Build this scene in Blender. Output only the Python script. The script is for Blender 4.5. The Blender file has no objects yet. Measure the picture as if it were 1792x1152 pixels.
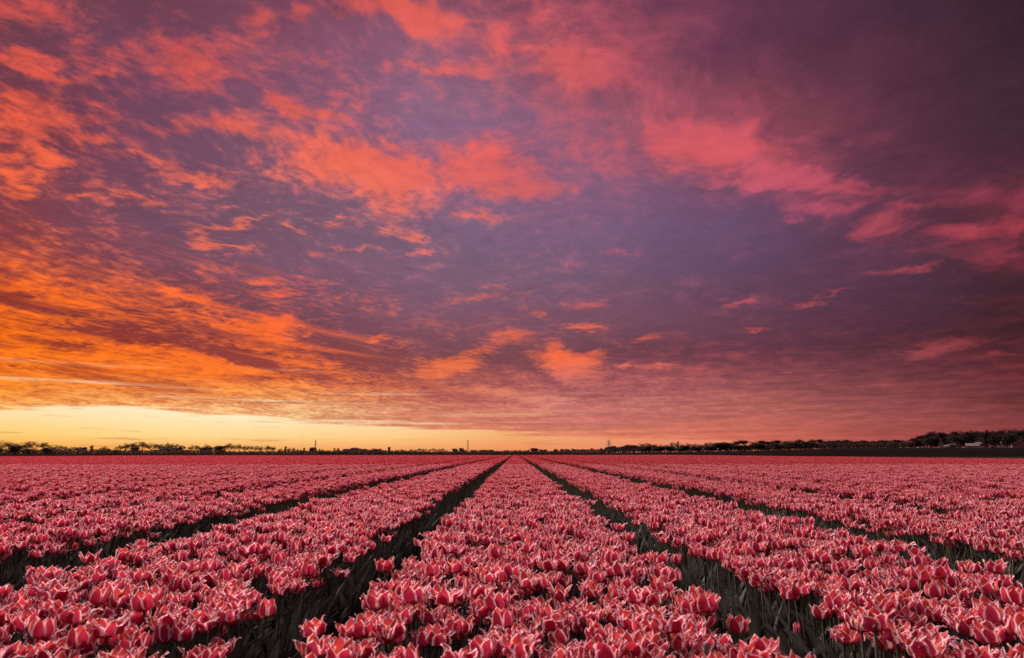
import bpy, bmesh, math, random
import numpy as np
from mathutils import Vector, Matrix, Euler

S = bpy.context.scene
COL = S.collection
R = math.radians
rng = np.random.default_rng(7)
random.seed(7)

# ------------------------------------------------------------------ camera
CAM_Z = 0.97
PITCH, YAW = R(10.31), R(0.24)
cam = bpy.data.cameras.new('camera')
cam.sensor_width = 36.0
cam.lens = 36.0 * 1195 / 1792
cam.clip_start, cam.clip_end = 0.05, 20000
cam.dof.use_dof = True
cam.dof.focus_distance = 9.0
cam.dof.aperture_fstop = 6.0
cam_o = bpy.data.objects.new('camera', cam)
COL.objects.link(cam_o)
cam_o.location = (0, 0, CAM_Z)
cam_o.rotation_euler = (R(90) + PITCH, 0, YAW)
S.camera = cam_o

# ------------------------------------------------------------------ exposure
S.view_settings.view_transform = 'Standard'
S.view_settings.look = 'None'
S.view_settings.gamma = 1.0
S.view_settings.exposure = 0.7
S.view_settings.use_curve_mapping = False
S.render.engine = 'CYCLES'
S.cycles.max_bounces = 6
S.cycles.transparent_max_bounces = 6
S.cycles.use_denoising = False

# ------------------------------------------------------------------ sun (raised well above the horizon glow for top light, front left, broad and soft)
SUN_AZ, SUN_EL = R(-48), R(30)
sun = bpy.data.lights.new('sun', 'SUN')
sun.energy = 4.3
sun.angle = R(45)
sun.color = (1.0, 0.77, 0.75)
sun_o = bpy.data.objects.new('sun', sun)
COL.objects.link(sun_o)
sd = Vector((math.sin(SUN_AZ) * math.cos(SUN_EL), math.cos(SUN_AZ) * math.cos(SUN_EL), math.sin(SUN_EL)))
sun_o.rotation_euler = sd.to_track_quat('Z', 'Y').to_euler()
sun_o.location = sd * 50


class Nodes:
    """Small helper: every call adds a node, links its inputs and returns the output socket."""

    def __init__(self, tree):
        self.t = tree

    def put(self, sock, v):
        if isinstance(v, bpy.types.NodeSocket):
            self.t.links.new(v, sock)
        elif v is not None:
            sock.default_value = v

    def node(self, typ, **kw):
        n = self.t.nodes.new(typ)
        for k, v in kw.items():
            setattr(n, k, v)
        return n

    def m(self, op, a, b=None, c=None, clamp=False):
        n = self.node('ShaderNodeMath', operation=op, use_clamp=clamp)
        for i, v in enumerate((a, b, c)):
            if v is not None:
                self.put(n.inputs[i], v)
        return n.outputs[0]

    def v(self, op, a, b=None, scale=None):
        n = self.node('ShaderNodeVectorMath', operation=op)
        self.put(n.inputs[0], a)
        if b is not None:
            self.put(n.inputs[1], b)
        if scale is not None:
            self.put(n.inputs['Scale'], scale)
        return n.outputs[0]

    def xyz(self, x, y, z):
        n = self.node('ShaderNodeCombineXYZ')
        for i, s in enumerate((x, y, z)):
            self.put(n.inputs[i], s)
        return n.outputs[0]

    def sep(self, s):
        n = self.node('ShaderNodeSeparateXYZ')
        self.put(n.inputs[0], s)
        return n.outputs

    def rng(self, v, a, b, c=0.0, d=1.0, smooth=False):
        n = self.node('ShaderNodeMapRange', clamp=True)
        n.interpolation_type = 'SMOOTHSTEP' if smooth else 'LINEAR'
        for i, s in enumerate((v, a, b, c, d)):
            self.put(n.inputs[i], s)
        return n.outputs[0]

    def noise(self, vec, scale, detail=4, rough=0.5, lac=2.0, dist=0.0, color=False):
        n = self.node('ShaderNodeTexNoise')
        self.put(n.inputs['Vector'], vec)
        for k, s in (('Scale', scale), ('Detail', detail), ('Roughness', rough), ('Lacunarity', lac), ('Distortion', dist)):
            self.put(n.inputs[k], s)
        return n.outputs['Color' if color else 'Fac']

    def mix(self, f, a, b):
        n = self.node('ShaderNodeMix', data_type='RGBA')
        n.clamp_factor = True
        self.put(n.inputs[0], f)
        for i, s in ((6, a), (7, b)):
            if isinstance(s, tuple) and len(s) == 3:
                s = s + (1.0,)
            self.put(n.inputs[i], s)
        return n.outputs[2]

    def mixf(self, f, a, b):
        n = self.node('ShaderNodeMix', data_type='FLOAT')
        self.put(n.inputs[0], f)
        self.put(n.inputs[2], a)
        self.put(n.inputs[3], b)
        return n.outputs[0]

    def ramp(self, fac, stops, interp='LINEAR'):
        n = self.node('ShaderNodeValToRGB')
        cr = n.color_ramp
        cr.interpolation = interp
        while len(cr.elements) < len(stops):
            cr.elements.new(0.5)
        for i, (p, c) in enumerate(stops):
            cr.elements[i].position = p
        for i, (p, c) in enumerate(stops):
            cr.elements[i].color = tuple(c) if len(c) == 4 else tuple(c) + (1.0,)
        self.put(n.inputs[0], fac)
        return n.outputs


# ------------------------------------------------------------------ sky
SKY_EL = [0, 1.2, 2.3, 3.5, 4.4, 5.8, 8.1, 10.9, 14.6, 18.2, 23, 27.6, 32, 37]
SKY_AZ = [-40, -36, -32, -28, -24, -20, -16, -12, -8, -4, 0, 4, 8, 12, 16, 20, 24, 28, 32, 36, 40]
# shade colour, lit colour and lit share of the cloud deck, by elevation (rows) and azimuth (columns)
SKY_SHADE = [
 [(.905,.316,.054), (.905,.318,.056), (.905,.329,.064), (.905,.340,.072), (.905,.330,.081), (.905,.321,.089), (.898,.312,.097), (.883,.304,.105), (.869,.296,.113), (.848,.280,.116), (.822,.259,.114), (.795,.238,.113), (.763,.212,.108), (.725,.182,.102), (.686,.152,.095), (.616,.127,.087), (.530,.104,.077), (.439,.082,.067), (.357,.066,.056), (.268,.048,.045), (.264,.047,.044)],
 [(.888,.340,.081), (.891,.339,.081), (.893,.336,.089), (.895,.334,.096), (.876,.314,.099), (.860,.295,.103), (.843,.278,.105), (.826,.263,.105), (.810,.248,.106), (.789,.234,.107), (.764,.222,.110), (.738,.209,.113), (.706,.193,.111), (.670,.172,.105), (.632,.152,.099), (.565,.129,.090), (.478,.105,.079), (.388,.080,.067), (.313,.064,.056), (.235,.046,.044), (.225,.045,.043)],
 [(.838,.310,.080), (.843,.315,.085), (.848,.313,.094), (.850,.307,.101), (.821,.284,.103), (.793,.261,.104), (.752,.235,.107), (.699,.209,.111), (.648,.185,.115), (.613,.171,.120), (.587,.165,.125), (.561,.158,.130), (.540,.150,.126), (.522,.140,.113), (.502,.129,.099), (.445,.112,.089), (.366,.092,.078), (.287,.070,.067), (.236,.056,.055), (.181,.039,.041), (.171,.037,.039)],
 [(.734,.151,.028), (.760,.170,.035), (.759,.192,.051), (.761,.211,.066), (.741,.219,.079), (.721,.221,.090), (.684,.209,.098), (.626,.185,.102), (.565,.156,.105), (.529,.142,.111), (.509,.138,.119), (.489,.133,.128), (.462,.127,.126), (.428,.119,.116), (.393,.111,.106), (.346,.096,.093), (.292,.078,.080), (.238,.060,.067), (.187,.045,.053), (.131,.031,.037), (.118,.028,.034)],
 [(.543,.075,.018), (.585,.093,.022), (.604,.104,.029), (.614,.111,.036), (.600,.118,.047), (.582,.121,.057), (.556,.121,.068), (.520,.116,.079), (.481,.109,.089), (.455,.106,.097), (.438,.106,.105), (.419,.106,.113), (.393,.102,.112), (.359,.096,.104), (.324,.088,.095), (.284,.077,.085), (.240,.064,.074), (.195,.050,.062), (.149,.039,.048), (.104,.027,.034), (.091,.024,.030)],
 [(.368,.046,.019), (.399,.051,.020), (.411,.055,.024), (.415,.058,.028), (.398,.062,.035), (.375,.065,.043), (.353,.068,.053), (.333,.073,.066), (.313,.078,.079), (.307,.080,.088), (.311,.082,.094), (.312,.083,.099), (.298,.080,.098), (.269,.074,.091), (.239,.067,.084), (.207,.059,.074), (.173,.049,.063), (.137,.039,.051), (.106,.030,.040), (.075,.021,.028), (.064,.018,.025)],
 [(.278,.038,.022), (.280,.039,.024), (.274,.041,.030), (.268,.044,.035), (.259,.048,.045), (.254,.052,.052), (.245,.057,.060), (.229,.061,.069), (.211,.066,.078), (.199,.066,.082), (.190,.064,.083), (.178,.061,.083), (.164,.056,.080), (.154,.051,.076), (.143,.046,.072), (.129,.041,.066), (.110,.035,.056), (.090,.029,.046), (.072,.023,.036), (.053,.017,.025), (.046,.015,.022)],
 [(.326,.045,.030), (.291,.046,.037), (.249,.048,.050), (.225,.051,.060), (.207,.057,.075), (.184,.062,.088), (.183,.070,.103), (.203,.081,.119), (.223,.092,.135), (.224,.093,.136), (.215,.088,.130), (.205,.084,.124), (.191,.078,.117), (.170,.069,.106), (.148,.060,.095), (.126,.051,.083), (.107,.042,.071), (.088,.033,.057), (.073,.027,.045), (.055,.020,.030), (.049,.018,.025)],
 [(.254,.050,.055), (.250,.055,.067), (.217,.063,.090), (.192,.070,.108), (.201,.082,.124), (.209,.094,.142), (.213,.102,.157), (.212,.107,.168), (.211,.112,.178), (.206,.111,.179), (.198,.107,.174), (.189,.103,.170), (.176,.095,.161), (.158,.083,.146), (.142,.070,.130), (.127,.060,.115), (.117,.051,.099), (.105,.042,.079), (.089,.034,.059), (.072,.025,.040), (.066,.022,.032)],
 [(.203,.047,.064), (.203,.056,.081), (.190,.067,.107), (.183,.078,.126), (.190,.087,.136), (.196,.096,.146), (.200,.104,.160), (.204,.111,.175), (.209,.118,.190), (.208,.118,.195), (.205,.114,.195), (.202,.111,.196), (.191,.104,.190), (.172,.093,.177), (.153,.081,.160), (.140,.069,.136), (.132,.056,.107), (.119,.043,.079), (.102,.033,.059), (.080,.026,.043), (.066,.022,.036)],
 [(.176,.044,.062), (.184,.050,.077), (.182,.061,.105), (.188,.073,.126), (.203,.085,.139), (.216,.096,.149), (.227,.105,.168), (.238,.112,.188), (.249,.119,.208), (.250,.120,.213), (.246,.118,.210), (.244,.117,.208), (.238,.110,.194), (.224,.094,.162), (.209,.077,.129), (.189,.062,.100), (.160,.050,.082), (.125,.038,.065), (.093,.030,.051), (.064,.024,.039), (.045,.019,.031)],
 [(.161,.050,.077), (.159,.055,.092), (.166,.061,.109), (.188,.070,.123), (.212,.081,.140), (.233,.093,.158), (.248,.107,.181), (.261,.120,.205), (.274,.134,.229), (.270,.129,.222), (.260,.119,.203), (.251,.108,.183), (.239,.096,.159), (.222,.080,.131), (.202,.065,.104), (.175,.052,.082), (.139,.042,.070), (.107,.034,.058), (.081,.027,.047), (.058,.022,.036), (.039,.017,.026)],
 [(.167,.050,.073), (.161,.050,.077), (.154,.050,.081), (.171,.056,.093), (.196,.065,.110), (.221,.075,.127), (.240,.088,.149), (.257,.102,.170), (.273,.116,.189), (.266,.108,.176), (.250,.092,.152), (.233,.075,.125), (.211,.061,.105), (.185,.054,.096), (.157,.047,.085), (.130,.039,.075), (.106,.034,.064), (.081,.028,.052), (.060,.023,.041), (.049,.019,.033), (.036,.015,.024)],
 [(.166,.050,.074), (.159,.050,.078), (.153,.050,.082), (.169,.053,.086), (.186,.056,.090), (.202,.059,.094), (.214,.065,.105), (.225,.071,.117), (.236,.076,.128), (.223,.071,.122), (.202,.063,.111), (.182,.055,.100), (.162,.048,.091), (.146,.044,.085), (.128,.039,.078), (.111,.035,.072), (.095,.031,.062), (.078,.027,.052), (.062,.023,.043), (.051,.020,.035), (.038,.016,.026)],
]
SKY_LIT = [
 [(.956,.371,.053), (.956,.376,.054), (.956,.401,.063), (.956,.423,.070), (.949,.402,.083), (.942,.382,.096), (.935,.367,.106), (.926,.359,.115), (.917,.350,.124), (.898,.334,.127), (.870,.311,.127), (.843,.289,.127), (.802,.255,.123), (.751,.212,.114), (.697,.168,.105), (.631,.140,.097), (.556,.119,.088), (.478,.098,.079), (.415,.083,.071), (.345,.066,.062), (.342,.065,.061)],
 [(.974,.608,.167), (.969,.601,.162), (.961,.619,.183), (.956,.636,.201), (.949,.628,.200), (.942,.622,.203), (.931,.590,.196), (.917,.533,.178), (.904,.480,.162), (.891,.431,.153), (.876,.383,.149), (.860,.334,.145), (.819,.285,.138), (.760,.235,.128), (.700,.185,.118), (.631,.152,.107), (.554,.125,.094), (.472,.098,.082), (.400,.081,.073), (.319,.061,.062), (.309,.060,.061)],
 [(1.000,.755,.318), (.997,.745,.308), (.984,.742,.318), (.968,.745,.338), (.956,.730,.330), (.945,.715,.318), (.912,.633,.283), (.854,.481,.226), (.798,.332,.172), (.757,.259,.151), (.726,.238,.153), (.694,.218,.156), (.680,.202,.149), (.680,.190,.136), (.680,.177,.123), (.627,.157,.113), (.541,.130,.104), (.452,.102,.093), (.379,.084,.079), (.303,.062,.063), (.297,.060,.061)],
 [(1.000,.432,.073), (1.000,.477,.102), (1.000,.525,.153), (.999,.565,.189), (.989,.610,.235), (.975,.639,.276), (.929,.587,.276), (.857,.455,.228), (.788,.318,.173), (.745,.253,.153), (.718,.241,.161), (.692,.230,.169), (.678,.220,.167), (.674,.211,.156), (.667,.199,.143), (.610,.172,.128), (.525,.138,.112), (.438,.104,.095), (.362,.082,.078), (.276,.058,.060), (.257,.053,.057)],
 [(1.000,.260,.020), (1.000,.300,.035), (1.000,.318,.049), (1.000,.333,.062), (1.000,.371,.081), (1.000,.408,.099), (.956,.395,.111), (.872,.327,.117), (.792,.253,.120), (.744,.226,.134), (.718,.232,.156), (.691,.238,.177), (.665,.226,.176), (.639,.200,.155), (.608,.172,.133), (.550,.145,.117), (.475,.118,.102), (.395,.090,.086), (.321,.070,.072), (.244,.050,.056), (.225,.044,.053)],
 [(1.000,.199,.011), (1.000,.206,.013), (1.000,.203,.016), (.999,.199,.019), (.996,.202,.025), (.995,.203,.030), (.945,.196,.040), (.850,.183,.055), (.755,.168,.070), (.702,.164,.090), (.679,.167,.115), (.656,.170,.138), (.627,.163,.142), (.586,.146,.129), (.538,.128,.116), (.478,.110,.104), (.412,.091,.091), (.337,.072,.077), (.318,.059,.066), (.325,.046,.055), (.356,.044,.053)],
 [(1.000,.176,.008), (1.000,.174,.010), (1.000,.168,.012), (.997,.161,.015), (.979,.159,.021), (.963,.159,.027), (.920,.158,.035), (.864,.156,.043), (.812,.154,.050), (.819,.153,.054), (.868,.154,.055), (.921,.153,.056), (.879,.142,.060), (.733,.120,.072), (.586,.098,.085), (.477,.083,.087), (.389,.071,.079), (.284,.057,.071), (.269,.048,.060), (.233,.036,.045), (.177,.030,.038)],
 [(1.000,.155,.011), (.992,.159,.014), (.982,.159,.019), (.972,.156,.025), (.951,.146,.033), (.939,.136,.038), (.856,.132,.048), (.715,.129,.065), (.576,.127,.083), (.591,.129,.087), (.691,.133,.083), (.788,.137,.080), (.792,.131,.081), (.699,.114,.087), (.599,.097,.095), (.489,.082,.097), (.389,.071,.091), (.327,.061,.083), (.281,.051,.069), (.204,.038,.053), (.176,.033,.049)],
 [(.955,.168,.038), (.937,.164,.044), (.906,.160,.055), (.882,.156,.063), (.840,.146,.078), (.784,.134,.097), (.735,.133,.109), (.692,.139,.116), (.653,.148,.123), (.585,.143,.133), (.507,.132,.145), (.426,.120,.159), (.363,.109,.168), (.330,.101,.171), (.322,.094,.173), (.351,.088,.165), (.420,.083,.139), (.479,.076,.109), (.425,.062,.089), (.381,.048,.074), (.394,.043,.070)],
 [(.874,.129,.051), (.865,.141,.060), (.835,.151,.077), (.825,.161,.092), (.840,.173,.101), (.842,.181,.111), (.824,.184,.120), (.804,.183,.129), (.783,.181,.137), (.728,.169,.143), (.656,.151,.149), (.589,.133,.155), (.534,.120,.164), (.491,.113,.179), (.449,.105,.192), (.444,.097,.181), (.461,.085,.144), (.445,.071,.111), (.380,.058,.091), (.269,.042,.074), (.157,.031,.061)],
 [(.775,.105,.054), (.752,.106,.062), (.731,.113,.076), (.749,.125,.086), (.808,.142,.093), (.875,.160,.100), (.872,.159,.104), (.832,.150,.108), (.779,.138,.112), (.731,.130,.116), (.686,.122,.119), (.641,.113,.122), (.629,.108,.124), (.660,.109,.125), (.684,.110,.128), (.653,.103,.127), (.517,.084,.116), (.362,.062,.102), (.226,.044,.084), (.121,.033,.065), (.065,.026,.051)],
 [(.631,.086,.067), (.635,.089,.069), (.610,.088,.074), (.618,.094,.082), (.642,.103,.089), (.659,.111,.095), (.694,.119,.101), (.726,.126,.106), (.753,.131,.111), (.730,.127,.114), (.686,.119,.117), (.643,.112,.120), (.616,.106,.125), (.601,.102,.130), (.564,.095,.133), (.475,.081,.129), (.329,.060,.108), (.201,.043,.086), (.119,.033,.067), (.079,.027,.054), (.048,.022,.040)],
 [(.541,.076,.073), (.507,.074,.076), (.475,.073,.079), (.525,.080,.082), (.577,.089,.086), (.609,.096,.091), (.653,.106,.097), (.699,.117,.103), (.746,.129,.109), (.729,.127,.114), (.686,.119,.117), (.642,.112,.120), (.567,.100,.121), (.450,.082,.119), (.332,.065,.115), (.226,.050,.107), (.176,.045,.090), (.130,.040,.073), (.094,.035,.058), (.071,.028,.047), (.045,.021,.034)],
 [(.534,.076,.073), (.501,.074,.077), (.470,.072,.080), (.516,.079,.083), (.565,.086,.086), (.612,.093,.089), (.645,.099,.089), (.677,.105,.090), (.709,.111,.091), (.657,.107,.099), (.582,.100,.110), (.506,.093,.120), (.429,.085,.125), (.348,.074,.117), (.266,.062,.110), (.186,.051,.101), (.157,.046,.088), (.127,.041,.073), (.098,.036,.059), (.075,.029,.049), (.051,.023,.037)],
]
SKY_SHARE = [
 [0.50, 0.50, 0.50, 0.50, 0.50, 0.50, 0.50, 0.50, 0.50, 0.50, 0.50, 0.50, 0.50, 0.50, 0.50, 0.50, 0.50, 0.50, 0.50, 0.50, 0.50],
 [0.50, 0.50, 0.50, 0.50, 0.50, 0.50, 0.50, 0.50, 0.50, 0.50, 0.50, 0.50, 0.50, 0.50, 0.50, 0.50, 0.50, 0.50, 0.50, 0.50, 0.50],
 [0.50, 0.50, 0.50, 0.50, 0.50, 0.50, 0.50, 0.50, 0.50, 0.50, 0.50, 0.50, 0.50, 0.50, 0.50, 0.50, 0.50, 0.50, 0.50, 0.50, 0.50],
 [0.62, 0.57, 0.50, 0.50, 0.54, 0.55, 0.53, 0.51, 0.50, 0.49, 0.49, 0.50, 0.50, 0.50, 0.49, 0.48, 0.47, 0.44, 0.43, 0.41, 0.40],
 [0.79, 0.73, 0.63, 0.59, 0.62, 0.66, 0.66, 0.58, 0.45, 0.40, 0.40, 0.47, 0.50, 0.50, 0.46, 0.44, 0.43, 0.40, 0.40, 0.40, 0.40],
 [0.84, 0.82, 0.78, 0.73, 0.71, 0.67, 0.59, 0.48, 0.39, 0.33, 0.30, 0.37, 0.43, 0.48, 0.40, 0.36, 0.36, 0.35, 0.35, 0.37, 0.36],
 [0.81, 0.82, 0.80, 0.77, 0.74, 0.69, 0.52, 0.26, 0.15, 0.12, 0.13, 0.13, 0.15, 0.20, 0.16, 0.16, 0.18, 0.20, 0.20, 0.19, 0.14],
 [0.76, 0.70, 0.61, 0.56, 0.59, 0.51, 0.34, 0.15, 0.15, 0.15, 0.15, 0.15, 0.13, 0.10, 0.10, 0.10, 0.10, 0.10, 0.12, 0.15, 0.18],
 [0.38, 0.36, 0.27, 0.19, 0.16, 0.17, 0.17, 0.15, 0.15, 0.15, 0.15, 0.12, 0.10, 0.10, 0.10, 0.10, 0.11, 0.14, 0.19, 0.30, 0.40],
 [0.35, 0.27, 0.19, 0.16, 0.17, 0.20, 0.20, 0.20, 0.20, 0.18, 0.15, 0.13, 0.11, 0.10, 0.12, 0.17, 0.23, 0.23, 0.24, 0.29, 0.30],
 [0.42, 0.37, 0.29, 0.24, 0.24, 0.35, 0.41, 0.44, 0.40, 0.42, 0.46, 0.45, 0.48, 0.57, 0.57, 0.54, 0.45, 0.29, 0.21, 0.20, 0.20],
 [0.32, 0.25, 0.22, 0.23, 0.23, 0.27, 0.25, 0.22, 0.17, 0.24, 0.35, 0.43, 0.50, 0.56, 0.52, 0.45, 0.36, 0.26, 0.20, 0.20, 0.20],
 [0.29, 0.20, 0.16, 0.18, 0.22, 0.24, 0.20, 0.18, 0.20, 0.30, 0.42, 0.44, 0.45, 0.42, 0.39, 0.34, 0.27, 0.21, 0.20, 0.20, 0.20],
 [0.27, 0.19, 0.15, 0.18, 0.24, 0.30, 0.30, 0.30, 0.30, 0.34, 0.38, 0.40, 0.41, 0.37, 0.33, 0.28, 0.22, 0.20, 0.20, 0.20, 0.20],
]
# wisps of the deck: azimuth, elevation, half length, half height (degrees), slope, how much they add to the lit share
WISPS = [
    (-38.1,29.18,2.95,0.95,-3,0.50), (-37.3,26.15,3.76,0.76,-3,0.70), (-33.3,27.18,1.12,0.38,15,0.50), (-27.3,29.32,3.74,2.26,2,0.55), (-22.7,32.58,1.94,1.46,-7,0.50),
    (-19.5,33.42,2.48,1.20,16,0.55), (-13.7,35.10,5.97,1.23,1,0.70), (-8.2,34.80,4.49,1.64,-9,0.80), (-3.5,34.51,1.92,0.46,5,0.40), (2.6,35.62,2.31,0.68,-2,0.40),
    (-0.6,33.46,1.38,1.45,-0,0.40), (1.0,32.52,3.80,0.47,-1,0.40), (5.5,31.90,3.00,2.35,-3,0.70), (8.3,31.74,3.70,2.34,-5,0.30), (-6.8,31.24,7.58,0.60,4,0.45),
    (-20.4,27.56,1.81,1.01,-15,0.60), (-17.9,27.29,3.45,0.74,-2,0.35), (-24.3,25.06,4.51,1.20,1,0.50), (-28.4,23.89,2.99,0.88,3,0.45), (-37.9,22.27,2.42,1.91,-2,0.55),
    (-35.3,23.71,3.66,1.39,-2,0.50), (-38.4,23.98,1.91,0.81,-1,0.40), (-34.4,22.00,2.10,0.85,2,0.50), (-36.6,20.48,2.49,0.56,-0,0.50), (-38.1,18.79,2.88,1.21,1,0.60),
    (-37.3,17.62,1.68,0.67,0,0.60), (-29.6,21.21,2.27,0.60,-11,0.55), (-26.0,20.45,4.64,0.86,0,0.60), (-31.5,21.44,1.69,0.46,11,0.40), (-30.3,18.61,3.39,0.48,-7,0.50),
    (-33.6,18.20,2.64,0.46,-0,0.40), (-13.8,23.40,7.15,2.87,-1,0.90), (-10.1,22.10,5.03,1.97,-7,0.50), (-2.6,23.98,8.11,2.59,-1,0.65), (1.5,21.93,5.83,1.20,1,0.50),
    (-10.5,20.02,4.23,1.68,-16,0.60), (-10.4,18.18,3.18,0.94,-7,0.55), (-8.5,17.76,1.99,0.41,-3,0.60), (-3.1,19.70,2.90,0.61,-9,0.60), (-15.2,18.73,2.07,0.39,12,0.60),
    (-22.9,17.78,3.87,0.50,16,0.55), (-24.0,16.11,3.10,0.38,1,0.60), (-25.7,16.76,1.19,0.50,-24,0.40), (-18.4,17.81,1.96,0.66,-20,0.50), (-13.7,16.69,3.47,0.40,6,0.55),
    (-17.4,15.55,1.32,0.53,-16,0.50), (-8.2,16.37,3.56,0.41,4,0.55), (-22.8,14.60,1.57,0.32,16,0.50), (9.1,16.59,3.48,0.47,-0,0.45), (5.1,15.69,1.28,0.41,-2,0.40),
    (16.4,24.63,5.36,2.46,-12,0.70), (19.5,22.51,8.78,2.45,-18,0.50), (25.5,20.29,7.39,0.85,-13,0.75), (19.0,20.83,3.86,0.51,-7,0.50), (24.9,18.75,3.53,0.86,-9,0.45),
    (23.2,18.03,1.22,0.44,-2,0.50), (27.8,18.74,2.26,0.48,-10,0.40), (29.1,16.22,2.69,1.33,2,0.60), (31.1,17.55,3.12,0.59,-7,0.45), (35.1,17.60,2.88,1.12,-12,0.35),
    (34.5,15.14,3.33,0.80,-7,0.65), (36.0,13.30,3.65,1.23,-16,0.50), (30.3,13.20,3.11,0.42,1,0.65), (37.5,15.17,1.81,0.83,-11,0.50), (37.7,16.87,1.37,2.17,-12,0.35),
    (18.7,11.86,1.77,0.33,11,0.65), (23.7,11.20,1.41,0.32,-3,0.65), (25.3,11.85,1.95,0.31,7,0.65), (19.8,9.61,1.61,0.26,-0,0.60), (30.9,7.04,1.83,0.48,5,0.75),
    (32.7,7.51,2.67,0.70,4,0.70), (35.4,6.76,0.83,0.40,-5,0.50), (-3.0,12.74,3.56,0.35,8,0.50), (-1.5,13.66,2.14,0.28,2,0.45), (1.2,13.37,1.42,0.28,9,0.40),
    (2.6,11.40,0.99,0.49,-1,0.55), (5.8,10.30,2.50,0.41,1,0.65), (6.3,12.20,2.79,0.83,3,0.35), (11.2,9.22,1.89,0.54,13,0.45), (-0.5,9.54,2.82,0.97,10,0.65),
    (-4.9,7.46,3.84,1.25,15,0.85), (-3.0,8.67,1.76,0.56,0,0.50), (4.1,7.46,4.13,1.53,-21,0.95), (2.9,9.15,1.40,0.83,-1,0.50), (6.7,7.90,1.72,0.83,-1,0.50),
    (-11.6,9.36,1.70,0.41,12,0.55), (12.5,7.02,1.98,0.34,0,0.60), (9.5,6.95,1.35,0.27,-1,0.50), (-1.0,4.86,8.28,0.55,-6,0.60), (-26.1,11.81,2.66,0.63,-0,0.55),
    (-20.4,13.35,2.90,0.52,4,0.55), (-19.9,12.49,2.58,0.39,4,0.50), (-19.7,10.00,2.56,1.97,-7,0.50), (-36.5,10.15,4.44,0.68,-8,-0.60), (-31.9,8.43,4.87,0.83,-7,-0.60),
    (-25.9,8.27,9.20,0.75,-10,-0.60), (-21.3,7.21,3.78,0.77,-13,-0.70), (-33.9,7.44,3.06,0.46,-7,-0.50), (-37.1,13.18,1.91,0.56,-9,-0.40), (-14.3,8.42,6.09,1.68,-19,-0.40),
    (-22.0,5.62,3.70,0.51,2,-0.50),
]


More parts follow.
